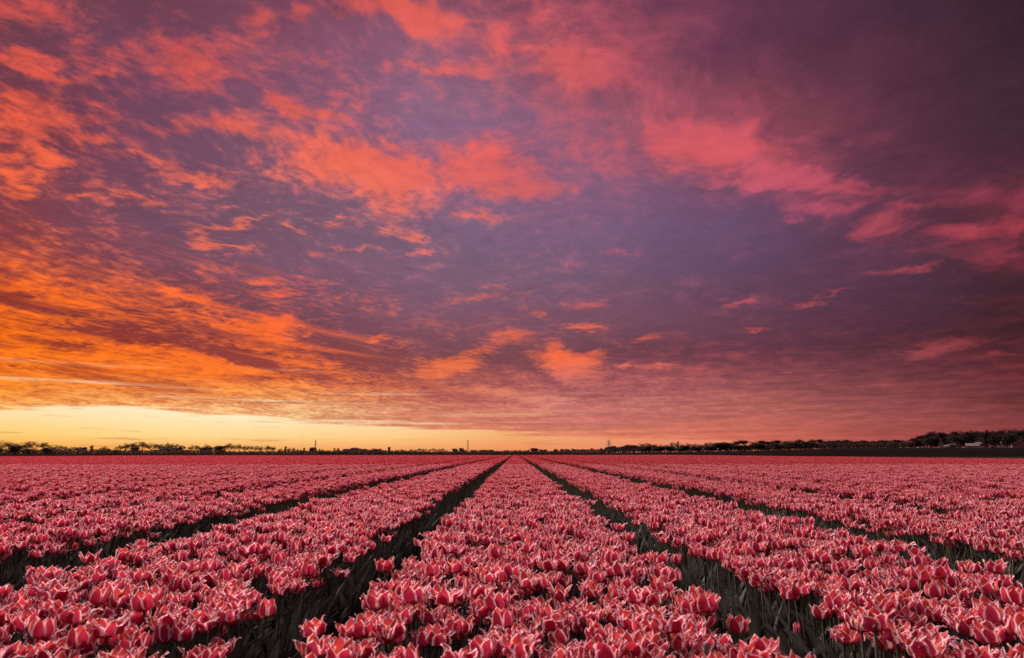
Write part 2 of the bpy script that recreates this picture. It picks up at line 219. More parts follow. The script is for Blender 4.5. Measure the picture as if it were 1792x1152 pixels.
def build_sky():
    w = bpy.data.worlds.new('World')
    S.world = w
    w.use_nodes = True
    w.cycles.sampling_method = 'MANUAL'
    w.cycles.sample_map_resolution = 1024
    t = w.node_tree
    t.nodes.clear()
    k = Nodes(t)
    d = k.node('ShaderNodeTexCoord').outputs['Generated']
    d = k.v('NORMALIZE', d)
    x, y, z = k.sep(d)[0:3]
    az = k.m('MULTIPLY', k.m('ARCTAN2', x, y), 180 / math.pi)
    el = k.m('MULTIPLY', k.m('ARCSINE', z), 180 / math.pi)
    # the cloud deck seen in perspective: a level sheet, bent down a little by the earth's curve
    zz = k.m('ADD', k.m('MAXIMUM', z, 0.0), 0.10)
    px, py = k.m('DIVIDE', x, zz), k.m('DIVIDE', y, zz)
    # bands of the deck run from front left over to the right
    ca, sa = math.cos(R(20)), math.sin(R(20))
    qa = k.m('ADD', k.m('MULTIPLY', px, ca), k.m('MULTIPLY', py, -sa))
    qb = k.m('ADD', k.m('MULTIPLY', px, sa), k.m('MULTIPLY', py, ca))
    P = k.xyz(qa, qb, 0.0)
    Pst = k.xyz(k.m('MULTIPLY', qa, 1.3), k.m('MULTIPLY', qb, 1.0), 3.3)
    warp = k.noise(P, 2.2, 2, 0.5, color=True)
    wv = k.v('SUBTRACT', warp, (0.5, 0.5, 0.5))
    Pw = k.v('ADD', Pst, k.v('SCALE', wv, scale=0.30))
    big = k.noise(Pw, 1.4, 2, 0.5)
    med = k.noise(Pw, 4.6, 5, 0.58)
    fine = k.noise(Pw, 17.0, 7, 0.68)
    # look up the colour fields with a little turbulence
    wx, wy, _ = k.sep(wv)[0:3]
    fx, fy, _ = k.sep(k.v('SUBTRACT', k.noise(Pw, 9.0, 3, 0.6, color=True), (0.5, 0.5, 0.5)))[0:3]
    calm = k.rng(el, 2.0, 26.0, 0.10, 1.0)
    az_w = k.m('ADD', az, k.m('MULTIPLY', k.m('ADD', k.m('MULTIPLY', wx, 4.0), k.m('MULTIPLY', fx, 4.5)), k.m('ADD', 0.3, k.m('MULTIPLY', calm, 0.7))))
    el_w = k.m('ADD', el, k.m('MULTIPLY', k.m('ADD', k.m('MULTIPLY', wy, 3.0), k.m('MULTIPLY', fy, 3.5)), calm))
    AZ0 = 60.0
    tt = k.m('ADD', k.m('DIVIDE', az_w, 2 * AZ0), 0.5, clamp=True)
    pos = [0.5 + a / (2 * AZ0) for a in SKY_AZ]
    shade = lit = share = None
    for i, e in enumerate(SKY_EL):
        a = k.ramp(tt, [(p, c + (s,)) for p, c, s in zip(pos, SKY_SHADE[i], SKY_SHARE[i])])
        b = k.ramp(tt, list(zip(pos, SKY_LIT[i])))
        if i == 0:
            shade, share, lit = a[0], a[1], b[0]
        else:
            f = k.rng(el_w, SKY_EL[i - 1], e)
            shade, lit, share = k.mix(f, shade, a[0]), k.mix(f, lit, b[0]), k.mixf(f, share, a[1])
    # outside the view the deck is brightened and greyed to add fill light
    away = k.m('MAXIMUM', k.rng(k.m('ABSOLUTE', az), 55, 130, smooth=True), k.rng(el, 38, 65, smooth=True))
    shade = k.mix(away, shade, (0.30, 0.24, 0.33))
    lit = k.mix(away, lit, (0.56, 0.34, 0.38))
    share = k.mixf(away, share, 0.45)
    # clumps are crisp towards the sun and melt into veils away from it
    crisp = k.rng(az, 26, -12, 0.35, 1.0)
    n = k.m('ADD', k.m('MULTIPLY', k.m('SUBTRACT', big, 0.5), 0.35), k.m('MULTIPLY', k.m('SUBTRACT', med, 0.5), 0.65))
    n = k.m('ADD', n, k.m('MULTIPLY', k.m('MULTIPLY', k.m('SUBTRACT', fine, 0.5), 0.85), crisp))
    lo = k.m('ADD', k.m('MULTIPLY', n, k.m('ADD', 1.0, k.m('MULTIPLY', crisp, 0.9))), share)
    # the separate wisps and bars
    ae = k.xyz(az_w, el_w, 0.0)
    for a0, e0, ra, re, sl, wt in WISPS:
        mp = k.node('ShaderNodeMapping', vector_type='TEXTURE')
        k.put(mp.inputs['Vector'], ae)
        mp.inputs['Location'].default_value = (a0, e0, 0)
        mp.inputs['Rotation'].default_value = (0, 0, R(sl))
        mp.inputs['Scale'].default_value = (ra, re, 1)
        gr = k.node('ShaderNodeTexGradient', gradient_type='SPHERICAL')
        k.put(gr.inputs[0], mp.outputs[0])
        lo = k.m('MULTIPLY_ADD', gr.outputs['Fac'], wt * 1.12, lo)
    cover = k.rng(lo, k.m('ADD', 0.04, k.m('MULTIPLY', crisp, 0.12)), k.m('SUBTRACT', 1.16, k.m('MULTIPLY', crisp, 0.16)), smooth=True)
    deck = k.mix(cover, shade, lit)
    # small relief inside the deck
    rel = k.m('ADD', k.m('MULTIPLY', k.m('SUBTRACT', fine, 0.5), 0.55), k.m('MULTIPLY', k.m('SUBTRACT', med, 0.5), 0.45))
    deck = k.v('SCALE', deck, scale=k.m('ADD', k.m('MULTIPLY', rel, k.m('MAXIMUM', crisp, 0.6)), 1.0))
    # the clear strip under the deck
    ta = k.m('ADD', k.m('DIVIDE', az, 2 * AZ0), 0.5, clamp=True)
    edge = k.ramp(ta, [(0.5 + a / 120.0, (v / 8, v / 8, v / 8)) for a, v in GAP_EDGE])[0]
    edge = k.m('MULTIPLY', edge, 8.0)
    st = k.noise(k.xyz(k.m('MULTIPLY', az, 0.05), k.m('MULTIPLY', el, 1.3), 1.7), 1.0, 5, 0.6)
    edge = k.m('ADD', edge, k.m('MULTIPLY', k.m('SUBTRACT', st, 0.5), 2.1))
    clear = k.rng(k.m('SUBTRACT', edge, el), -0.10, 0.18, smooth=True)
    top = k.ramp(ta, [(0.5 + a / 120.0, c) for a, c in CLEAR_TOP])[0]
    mid = k.ramp(ta, [(0.5 + a / 120.0, c) for a, c in CLEAR_MID])[0]
    low = k.ramp(ta, [(0.5 + a / 120.0, c) for a, c in CLEAR_LOW])[0]
    air = k.mix(k.rng(el, 1.3, 3.2), k.mix(k.rng(el, 0.2, 1.3), low, mid), top)
    # thin dark bars floating in the clear strip and glowing slits in the deck above it
    bar = k.noise(k.xyz(k.m('MULTIPLY', az, 0.22), k.m('MULTIPLY', el, 3.2), 9.1), 1.0, 3, 0.5)
    air = k.mix(k.m('MULTIPLY', k.rng(bar, 0.60, 0.70), 0.45), air, (0.60, 0.22, 0.07))
    slit = k.noise(k.xyz(k.m('MULTIPLY', az, 0.07), k.m('MULTIPLY', el, 2.6), 4.4), 1.0, 4, 0.55)
    slitf = k.m('MULTIPLY', k.rng(slit, 0.56, 0.70), k.m('MULTIPLY', k.rng(el, 6.8, 4.6), k.rng(az, 24, -14)))
    deck = k.mix(k.m('MULTIPLY', slitf, 0.6), deck, top)
    streak = k.noise(k.xyz(k.m('MULTIPLY', az, 0.09), k.m('MULTIPLY', el, 3.5), 2.2), 1.0, 5, 0.6)
    deck = k.v('SCALE', deck, scale=k.m('ADD', 1.0, k.m('MULTIPLY', k.m('MULTIPLY', k.m('SUBTRACT', streak, 0.5), 0.9), k.rng(el, 9, 4))))
    tilt = k.m('ADD', el, k.m('MULTIPLY', az, 0.16))
    lines = k.noise(k.xyz(k.m('MULTIPLY', az, 0.07), k.m('MULTIPLY', tilt, 1.15), 6.6), 1.0, 5, 0.62)
    lf = k.m('MULTIPLY', k.m('MULTIPLY', k.rng(el, 17, 9), k.rng(el, 3.5, 5.5)), k.rng(az, 2, -16))
    deck = k.mix(k.m('MULTIPLY', lf, k.rng(lines, 0.51, 0.66, 0.0, 0.78)), deck, k.v('SCALE', shade, scale=0.92))
    deck = k.mix(k.m('MULTIPLY', lf, k.rng(lines, 0.46, 0.34, 0.0, 0.55)), deck, k.v('SCALE', lit, scale=1.08))
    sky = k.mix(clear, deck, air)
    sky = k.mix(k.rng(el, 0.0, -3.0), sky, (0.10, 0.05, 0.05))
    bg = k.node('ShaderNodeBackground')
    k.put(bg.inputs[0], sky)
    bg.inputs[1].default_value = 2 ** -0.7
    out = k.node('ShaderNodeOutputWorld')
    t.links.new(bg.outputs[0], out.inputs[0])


# elevation of the lower edge of the deck (degrees) and the colours of the clear strip, by azimuth
GAP_EDGE = [(-60, 3.21), (-37.0, 3.21), (-28.3, 3.29), (-22.7, 2.87), (-16.3, 2.35), (-9.5, 2.05), (-2.4, 1.7), (4.7, 1.36), (10.2, 1.0), (16.0, 0.8), (22.0, 0.4), (28.0, -0.2), (60, 0.0)]
CLEAR_TOP = [(-60, (.90, .62, .34)), (-37, (1.0, .80, .46)), (-20, (1.0, .88, .60)), (-8, (1.0, .76, .44)), (0, (.90, .50, .22)), (15, (.84, .33, .19)), (60, (.45, .08, .08))]
CLEAR_MID = [(-60, (.93, .45, .10)), (-37, (1.0, .62, .17)), (-25, (1.0, .70, .28)), (-10, (1.0, .60, .24)), (0, (.90, .40, .15)), (15, (.82, .28, .16)), (60, (.40, .07, .07))]
CLEAR_LOW = [(-60, (.92, .33, .05)), (-37, (.93, .36, .055)), (-25, (.93, .38, .075)), (-10, (.90, .34, .11)), (0, (.86, .28, .12)), (15, (.76, .21, .13)), (60, (.35, .06, .06))]
build_sky()

# ------------------------------------------------------------------ materials


def material(name):
    m = bpy.data.materials.new(name)
    m.use_nodes = True
    t = m.node_tree
    t.nodes.clear()
    k = Nodes(t)
    out = k.node('ShaderNodeOutputMaterial')
    b = k.node('ShaderNodeBsdfPrincipled')
    t.links.new(b.outputs[0], out.inputs[0])
    b.inputs['Specular IOR Level'].default_value = 0.03
    return m, k, b, out


def petal_material():
    m, k, b, out = material('tulip_petal')
    at = k.node('ShaderNodeAttribute', attribute_name='pet')
    u, v, var = k.sep(at.outputs['Vector'])[0:3]
    oi = k.node('ShaderNodeObjectInfo').outputs['Random']
    rnd = k.m('FRACT', k.m('ADD', oi, k.m('MULTIPLY', var, 7.31)))
    rnd2 = k.m('FRACT', k.m('MULTIPLY', rnd, 13.7))
    back = k.node('ShaderNodeNewGeometry').outputs['Backfacing']
    au = k.m('ABSOLUTE', u)
    vec = k.xyz(k.m('MULTIPLY', u, 3.0), k.m('MULTIPLY', v, 2.0), k.m('MULTIPLY', rnd, 40.0))
    nz = k.noise(vec, 2.2, 3, 0.6)
    vein = k.noise(k.xyz(k.m('MULTIPLY', u, 13.0), k.m('MULTIPLY', v, 1.2), k.m('MULTIPLY', rnd, 40.0)), 1.5, 2, 0.5)
    # crimson body, more magenta below, orange-red above and inside
    body = k.mix(k.rng(rnd2, 0.1, 0.9), (0.42, 0.006, 0.050), (0.23, 0.004, 0.058))
    body = k.mix(k.rng(v, 0.55, 1.0, 0.0, 0.55), body, (0.60, 0.035, 0.050))
    inside = k.mix(k.rng(v, 0.1, 0.75), (0.75, 0.22, 0.03), (0.66, 0.070, 0.035))
    body = k.mix(k.m('MULTIPLY', back, 0.60), body, inside)
    body = k.mix(k.rng(vein, 0.45, 0.75, 0.0, 0.35), body, (0.70, 0.10, 0.13))
    body = k.mix(k.rng(v, 0.14, 0.0, 0.0, 0.7), body, (0.55, 0.45, 0.20))
    # pale rim
    w = k.m('ADD', au, k.m('MULTIPLY', k.m('SUBTRACT', nz, 0.5), 0.20))
    tip = k.rng(v, 0.80, 1.0, 0.0, 0.22)
    w = k.m('ADD', w, tip)
    th = k.m('ADD', 0.60, k.m('MULTIPLY', rnd, 0.14))
    rim = k.rng(w, k.m('SUBTRACT', th, 0.07), k.m('ADD', th, 0.20), smooth=True)
    rim = k.m('MULTIPLY', rim, k.rng(v, 0.12, 0.42))
    cream = k.mix(k.rng(rnd2, 0.55, 0.95), (0.95, 0.75, 0.80), (0.95, 0.74, 0.64))
    colr = k.mix(rim, body, cream)
    k.put(b.inputs['Base Color'], colr)
    b.inputs['Roughness'].default_value = 0.55
    b.inputs['Specular IOR Level'].default_value = 0.2
    tr = k.node('ShaderNodeBsdfTranslucent')
    k.put(tr.inputs[0], k.mix(0.20, colr, (0.95, 0.08, 0.08)))
    mx = k.node('ShaderNodeMixShader')
    mx.inputs[0].default_value = 0.42
    k.t.links.new(b.outputs[0], mx.inputs[1])
    k.t.links.new(tr.outputs[0], mx.inputs[2])
    k.t.links.new(mx.outputs[0], out.inputs[0])
    return m


def leaf_material(name, c1, c2, trans=0.25):
    m, k, b, out = material(name)
    p = k.node('ShaderNodeTexCoord').outputs['Object']
    oi = k.node('ShaderNodeObjectInfo').outputs['Random']
    n = k.noise(k.v('MULTIPLY', p, (60, 60, 9)), 1.0, 3, 0.6)
    c = k.mix(k.rng(k.m('ADD', n, k.m('MULTIPLY', oi, 0.3)), 0.35, 0.85), c1, c2)
    k.put(b.inputs['Base Color'], c)
    b.inputs['Roughness'].default_value = 0.5
    tr = k.node('ShaderNodeBsdfTranslucent')
    k.put(tr.inputs[0], c)
    mx = k.node('ShaderNodeMixShader')
    mx.inputs[0].default_value = trans
    k.t.links.new(b.outputs[0], mx.inputs[1])
    k.t.links.new(tr.outputs[0], mx.inputs[2])
    k.t.links.new(mx.outputs[0], out.inputs[0])
    return m


def rough_material(name, c1, c2, scale, rough=0.9, bump=0.0, detail=5, coord='Object'):
    m, k, b, out = material(name)
    b.inputs['Specular IOR Level'].default_value = 0.03 if rough < 0.7 else 0.0
    p = k.node('ShaderNodeTexCoord').outputs[coord]
    n = k.noise(p, scale, detail, 0.6)
    k.put(b.inputs['Base Color'], k.mix(k.rng(n, 0.3, 0.7), c1, c2))
    b.inputs['Roughness'].default_value = rough
    if bump:
        bp = k.node('ShaderNodeBump')
        bp.inputs['Strength'].default_value = bump
        k.put(bp.inputs['Height'], k.noise(p, scale * 4, 6, 0.65))
        k.t.links.new(bp.outputs[0], b.inputs['Normal'])
    return m


def ground_material():
    m, k, b, out = material('field_soil')
    b.inputs['Specular IOR Level'].default_value = 0.0
    p = k.node('ShaderNodeTexCoord').outputs['Object']
    n1 = k.noise(p, 9.0, 8, 0.65)
    n2 = k.noise(p, 0.03, 4, 0.6)
    soil = k.mix(k.rng(n1, 0.3, 0.72), (0.045, 0.036, 0.030), (0.11, 0.09, 0.075))
    grass = k.mix(k.rng(n2, 0.35, 0.65), (0.014, 0.011, 0.008), (0.022, 0.016, 0.011))
    y = k.sep(p)[1]
    k.put(b.inputs['Base Color'], k.mix(k.rng(y, 120, 160), soil, grass))
    b.inputs['Roughness'].default_value = 0.95
    bp = k.node('ShaderNodeBump')
    k.put(bp.inputs['Strength'], k.rng(y, 15, 60, 0.6, 0.0))
    bp.inputs['Distance'].default_value = 0.03
    k.put(bp.inputs['Height'], k.noise(p, 26.0, 6, 0.7))
    k.t.links.new(bp.outputs[0], b.inputs['Normal'])
    return m


M_PETAL = petal_material()
M_STEM = leaf_material('tulip_stem', (0.055, 0.066, 0.038), (0.095, 0.105, 0.066), 0.12)
M_LEAF = leaf_material('tulip_leaf', (0.066, 0.073, 0.056), (0.125, 0.130, 0.105), 0.22)
M_SOIL = ground_material()
M_LITTER = rough_material('dry_litter', (0.12, 0.105, 0.09), (0.34, 0.30, 0.26), 30.0)
M_CLOD = rough_material('soil_clod', (0.065, 0.056, 0.050), (0.17, 0.145, 0.13), 30.0, bump=0.5)
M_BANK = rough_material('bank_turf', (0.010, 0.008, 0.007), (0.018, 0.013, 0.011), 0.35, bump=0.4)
M_BARK = rough_material('tree_bark', (0.060, 0.036, 0.028), (0.11, 0.066, 0.05), 3.0)
M_TWIG = rough_material('haze_tinted_twigs', (0.10, 0.045, 0.034), (0.19, 0.085, 0.06), 0.8)  # warm sunset haze over the far trees is painted into this brown
M_TWIG_DARK = rough_material('dark_twigs', (0.030, 0.020, 0.018), (0.055, 0.036, 0.030), 0.8)
M_BUSH = leaf_material('haze_tinted_foliage', (0.080, 0.042, 0.032), (0.13, 0.070, 0.052), 0.2)  # brown carries the hazy glow of the left horizon in the bush colour
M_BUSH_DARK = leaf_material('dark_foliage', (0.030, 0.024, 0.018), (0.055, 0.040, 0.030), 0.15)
M_METAL = rough_material('grey_steel', (0.14, 0.13, 0.13), (0.22, 0.20, 0.20), 2.0, 0.5)


# ------------------------------------------------------------------ object helpers
def mesh_from(name, verts, faces, mats, fmat=None, pet=None, smooth=False):
    me = bpy.data.meshes.new(name)
    me.from_pydata([tuple(v) for v in verts], [], faces)
    for m in (mats if isinstance(mats, (list, tuple)) else [mats]):
        me.materials.append(m)
    if fmat is not None:
        me.polygons.foreach_set('material_index', np.asarray(fmat, dtype=np.int32))
    if pet is not None:
        a = me.attributes.new('pet', 'FLOAT_VECTOR', 'POINT')
        a.data.foreach_set('vector', np.asarray(pet, dtype=np.float32).ravel())
    if smooth:
        me.polygons.foreach_set('use_smooth', np.ones(len(me.polygons), dtype=bool))
    me.update()
    return me


def link(name, me, parent=None):
    o = bpy.data.objects.new(name, me)
    COL.objects.link(o)
    o.parent = parent
    return o


def tag(o, label=None, cat=None, group=None, kind=None):
    for key, v in (('label', label), ('category', cat), ('group', group), ('kind', kind)):
        if v:
            o[key] = v
    return o


class Geo:
    """Collects faces of one mesh."""

    def __init__(self):
        self.v, self.f, self.m, self.p = [], [], [], []

    def add(self, verts, faces, mat=0, pet=None):
        o = len(self.v)
        self.v.extend(verts)
        self.f.extend([tuple(i + o for i in f) for f in faces])
        self.m.extend([mat] * len(faces))
        self.p.extend(pet if pet is not None else [(0.0, 0.5, 0.0)] * len(verts))

    def box(self, c, s, mat=0):
        x, y, z = c
        a, b, h = s[0] / 2, s[1] / 2, s[2] / 2
        vs = [(x + i * a, y + j * b, z + l * h) for l in (-1, 1) for j in (-1, 1) for i in (-1, 1)]
        self.add(vs, [(0, 2, 3, 1), (4, 5, 7, 6), (0, 1, 5, 4), (2, 6, 7, 3), (0, 4, 6, 2), (1, 3, 7, 5)], mat)

    def tube(self, pts, radii, n=5, mat=0, cap=False):
        rings = []
        for i, p in enumerate(pts):
            a = Vector(pts[max(i - 1, 0)])
            b = Vector(pts[min(i + 1, len(pts) - 1)])
            t = (b - a).normalized()
            s = t.cross(Vector((0.31, 0.87, 0.12))).normalized()
            q = t.cross(s)
            rings.append([tuple(Vector(p) + (s * math.cos(2 * math.pi * j / n) + q * math.sin(2 * math.pi * j / n)) * radii[i]) for j in range(n)])
        vs = [v for r in rings for v in r]
        fs = [(i * n + j, i * n + (j + 1) % n, (i + 1) * n + (j + 1) % n, (i + 1) * n + j) for i in range(len(pts) - 1) for j in range(n)]
        if cap:
            fs.append(tuple((len(pts) - 1) * n + j for j in range(n)))
        self.add(vs, fs, mat)

    def mesh(self, name, mats, pet=False, smooth=False):
        return mesh_from(name, self.v, self.f, mats, self.m, self.p if pet else None, smooth)


# ------------------------------------------------------------------ tulip geometry
HEAD = 0.42     # height of the flower's base on its stem


def petal(ang, Rm, Rt, H, W, rip, curl, seed, nu, nv, var, base=HEAD, off=(0, 0), tilt=0.0):
    """One cupped, pointed, rippled petal; returns vertices, faces and (u, v, var) per vertex."""
    rr = random.Random(seed)
    ph = [rr.uniform(0, 6.28) for _ in range(4)]
    sk = rr.uniform(-0.15, 0.15)
    vs, pe = [], []
    for j in range(nv + 1):
        v = j / nv
        low = 1 - (1 - min(v / 0.5, 1.0)) ** 2.2
        r = 0.004 + Rm * low
        if v > 0.5:
            r += (Rt - Rm) * ((v - 0.5) / 0.5) ** 1.4
        r += curl * max(0.0, v - 0.7) ** 1.5
        z = H * (0.35 * v + 0.65 * v ** 1.5)
        w = W * 1.42 * (v + 0.06) ** 0.5 * max(0.0, 1 - v) ** 0.55 + 0.0004
        Rc = max(r * 1.05 + 0.006, w * 0.62)
        for i in range(nu + 1):
            u = -1 + 2 * i / nu
            phi = (u + sk * v * (1 - v)) * w / Rc
            edge = abs(u) ** 1.6
            ra = r - Rc * (1 - math.cos(phi)) + rip * edge * math.sin(v * 11 + ph[0] + (1.5 if u > 0 else 0)) * (0.3 + v)
            ra += rip * 0.5 * math.sin(v * 6 + ph[1]) * v
            ta = Rc * math.sin(phi) + rip * 0.5 * math.sin(v * 7 + ph[2]) * v
            zz = z - 0.10 * W * edge * v + rip * 0.6 * edge * math.sin(v * 14 + ph[3] + u)
            # lean the whole petal outwards
            ra, zz = ra + tilt * zz, zz - tilt * 0.3 * ra
            vs.append((math.cos(ang) * ra - math.sin(ang) * ta + off[0], math.sin(ang) * ra + math.cos(ang) * ta + off[1], base + zz))
            pe.append((u, v, var))
    fs = [(j * (nu + 1) + i, j * (nu + 1) + i + 1, (j + 1) * (nu + 1) + i + 1, (j + 1) * (nu + 1) + i) for j in range(nv) for i in range(nu)]
    return vs, fs, pe


# openness, petal counts (outer, inner, heart), size
FLOWERS = [
    dict(rm=.031, rt=.030, h=.054, w=.031, rip=.0042, curl=.03, n=(3, 3, 2), tilt=.02),
    dict(rm=.033, rt=.036, h=.051, w=.032, rip=.0058, curl=.06, n=(3, 4, 3), tilt=.06),
    dict(rm=.029, rt=.023, h=.058, w=.030, rip=.0022, curl=.01, n=(3, 3, 0), tilt=.00),
    dict(rm=.035, rt=.040, h=.048, w=.033, rip=.0065, curl=.07, n=(4, 3, 3), tilt=.10),
    dict(rm=.032, rt=.031, h=.055, w=.032, rip=.0052, curl=.05, n=(3, 3, 3), tilt=.03),
    dict(rm=.031, rt=.033, h=.053, w=.030, rip=.0062, curl=.07, n=(3, 3, 2), tilt=.08),
]
LOOK = ['cup-shaped', 'wide ruffled', 'slender half-closed', 'broad fully opened', 'plump ruffled', 'flared spiky']


def flower_petals(kind, seed, nu, nv, base=HEAD, off=(0, 0), s=1.0):
    d = FLOWERS[kind]
    rr = random.Random(1000 * kind + seed)
    out = []
    a0 = rr.uniform(0, 6.28)
    var = rr.random()
    for ring, n in enumerate(d['n']):
        f = (1.0, 0.80, 0.50)[ring]
        hf = (1.0, 1.02, 0.86)[ring]
        for i in range(n):
            ang = a0 + 2 * math.pi * (i + 0.5 * ring) / max(n, 1) + rr.uniform(-.2, .2)
            out.append(petal(ang, d['rm'] * f * s * rr.uniform(.92, 1.08), d['rt'] * f * s * rr.uniform(.85, 1.15), d['h'] * hf * s * rr.uniform(.88, 1.1),
                             d['w'] * (1.0, .92, .72)[ring] * s * rr.uniform(.9, 1.08), d['rip'] * s, d['curl'] * s * rr.uniform(.2, 1.5),
                             rr.randrange(10 ** 6), nu, nv, (var + 0.11 * i + 0.23 * ring) % 1.0, base, off, d['tilt'] * rr.uniform(.2, 1.7) * (1, .7, .4)[ring]))
    return out


def leaf_blade(ang, L, W, lean, z0, seed, n=6, wave=0.012):
    rr = random.Random(seed)
    ph = rr.uniform(0, 6.28)
    vs = []
    for j in range(n + 1):
        v = j / n
        r = 0.006 + L * lean * (v ** 1.6)
        z = z0 + L * (v - 0.35 * lean * v * v * v)
        w = W * (math.sin(math.pi * min(1, 0.08 + 0.92 * v)) ** 0.75) * (1 - 0.35 * v) + 0.0006
        for u in (-1, 0, 1):
            ta = u * w
            ra = r - (0.45 * w if u == 0 else 0) + wave * v * math.sin(5 * v + ph + u)
            vs.append((math.cos(ang) * ra - math.sin(ang) * ta, math.sin(ang) * ra + math.cos(ang) * ta, z))
    fs = [(j * 3 + i, j * 3 + i + 1, (j + 1) * 3 + i + 1, (j + 1) * 3 + i) for j in range(n) for i in range(2)]
    return vs, fs


def stem_pts(seed):
    rr = random.Random(seed)
    a, b = rr.uniform(-.02, .02), rr.uniform(-.02, .02)
    return [(a * math.sin(math.pi * t), b * math.sin(math.pi * t), (HEAD + 0.004) * t) for t in (0, .25, .5, .75, 1)]


def tulip_joined(kind, seed, nu, nv, leaves=3, stem_n=4):
    g = Geo()
    for vs, fs, pe in flower_petals(kind, seed, nu, nv):
        g.add(vs, fs, 0, pe)
    g.tube(stem_pts(seed), [.0045, .004, .0036, .0034, .0042], stem_n, 1)
    rr = random.Random(seed + 50)
    for i in range(leaves):
        vs, fs = leaf_blade(rr.uniform(0, 6.28), rr.uniform(.22, .38), rr.uniform(.015, .030), rr.uniform(.15, .5), rr.uniform(.0, .08), seed + i, 5)
        g.add(vs, fs, 2)
    me = g.mesh('tulip_bloom', [M_PETAL, M_STEM, M_LEAF], pet=True, smooth=True)
    return bpy.data.objects.new('tulip_bloom', me)


BED_W = 1.24


def tulip_patch(seed, length, nu, nv, dens, keep=99, leaves=1, rim=1.0):
    """A stretch of a bed seen from afar: many light blooms with stems and leaves in one mesh."""
    rr = random.Random(seed)
    g = Geo()
    n = int(BED_W * length * dens)
    ph = [rr.uniform(0, 6.28) for _ in range(4)]
    for i in range(n):
        x, y = rr.uniform(-BED_W / 2, BED_W / 2), rr.uniform(-length / 2, length / 2)
        gap = math.sin(x * 9 + ph[0]) * math.sin(y * 8 + ph[1]) + 0.6 * math.sin(x * 19 + ph[2] + y * 5) * math.sin(y * 17 + ph[3])
        if gap > 0.80 and rr.random() < .8:
            continue
        z = HEAD + rr.gauss(0, .026) - (0.03 if gap > .4 else 0)
        kind, sd = rr.randrange(6), rr.randrange(10 ** 5)
        ps = flower_petals(kind, sd, nu, nv, z, (x, y), rr.uniform(.95, 1.2))
        tx, ty = rr.gauss(0, .10), rr.gauss(0, .10)
        for vs, fs, pe in ps[:keep]:
            vs = [(a + tx * (c - z), b + ty * (c - z), c) for a, b, c in vs]
            pe = [(u_ * rim, v_, r_) for u_, v_, r_ in pe]
            g.add(vs, fs, 0, pe)
        g.add([(x - .004, y, 0.05), (x + .004, y, 0.05), (x + .004, y, z), (x - .004, y, z)], [(0, 1, 2, 3)], 1)
        for q in range(leaves):
            a = rr.uniform(0, 6.28)
            w, l = rr.uniform(.012, .022), rr.uniform(.18, .34)
            dx, dy = math.cos(a), math.sin(a)
            g.add([(x - dy * w, y + dx * w, .02), (x + dy * w, y - dx * w, .02), (x + dx * l * .35, y + dy * l * .35, l)], [(0, 1, 2)], 2)
    me = g.mesh('tulip_stretch', [M_PETAL, M_STEM, M_LEAF], pet=True)
    return bpy.data.objects.new('tulip_stretch', me)


# ------------------------------------------------------------------ the ground
def build_ground():
    v = [(-6000, -200, 0), (6000, -200, 0), (6000, 9000, 0), (-6000, 9000, 0)]
    tag(link('ground', mesh_from('ground', v, [(0, 1, 2, 3)], M_SOIL)), kind='structure')


# beds: (x from, x to) of the outermost stems
BEDS = [(-0.50, 0.66), (1.06, 2.06), (2.78, 3.70), (-2.05, -0.92), (-3.60, -2.72)]
BEDS += [(4.34 + 1.5 * i, 5.26 + 1.5 * i) for i in range(27)]
BEDS += [(-5.10 - 1.5 * i, -4.20 - 1.5 * i) for i in range(48)]


def field_end(x):
    return 138 + (x + 77) * (62 / 122)


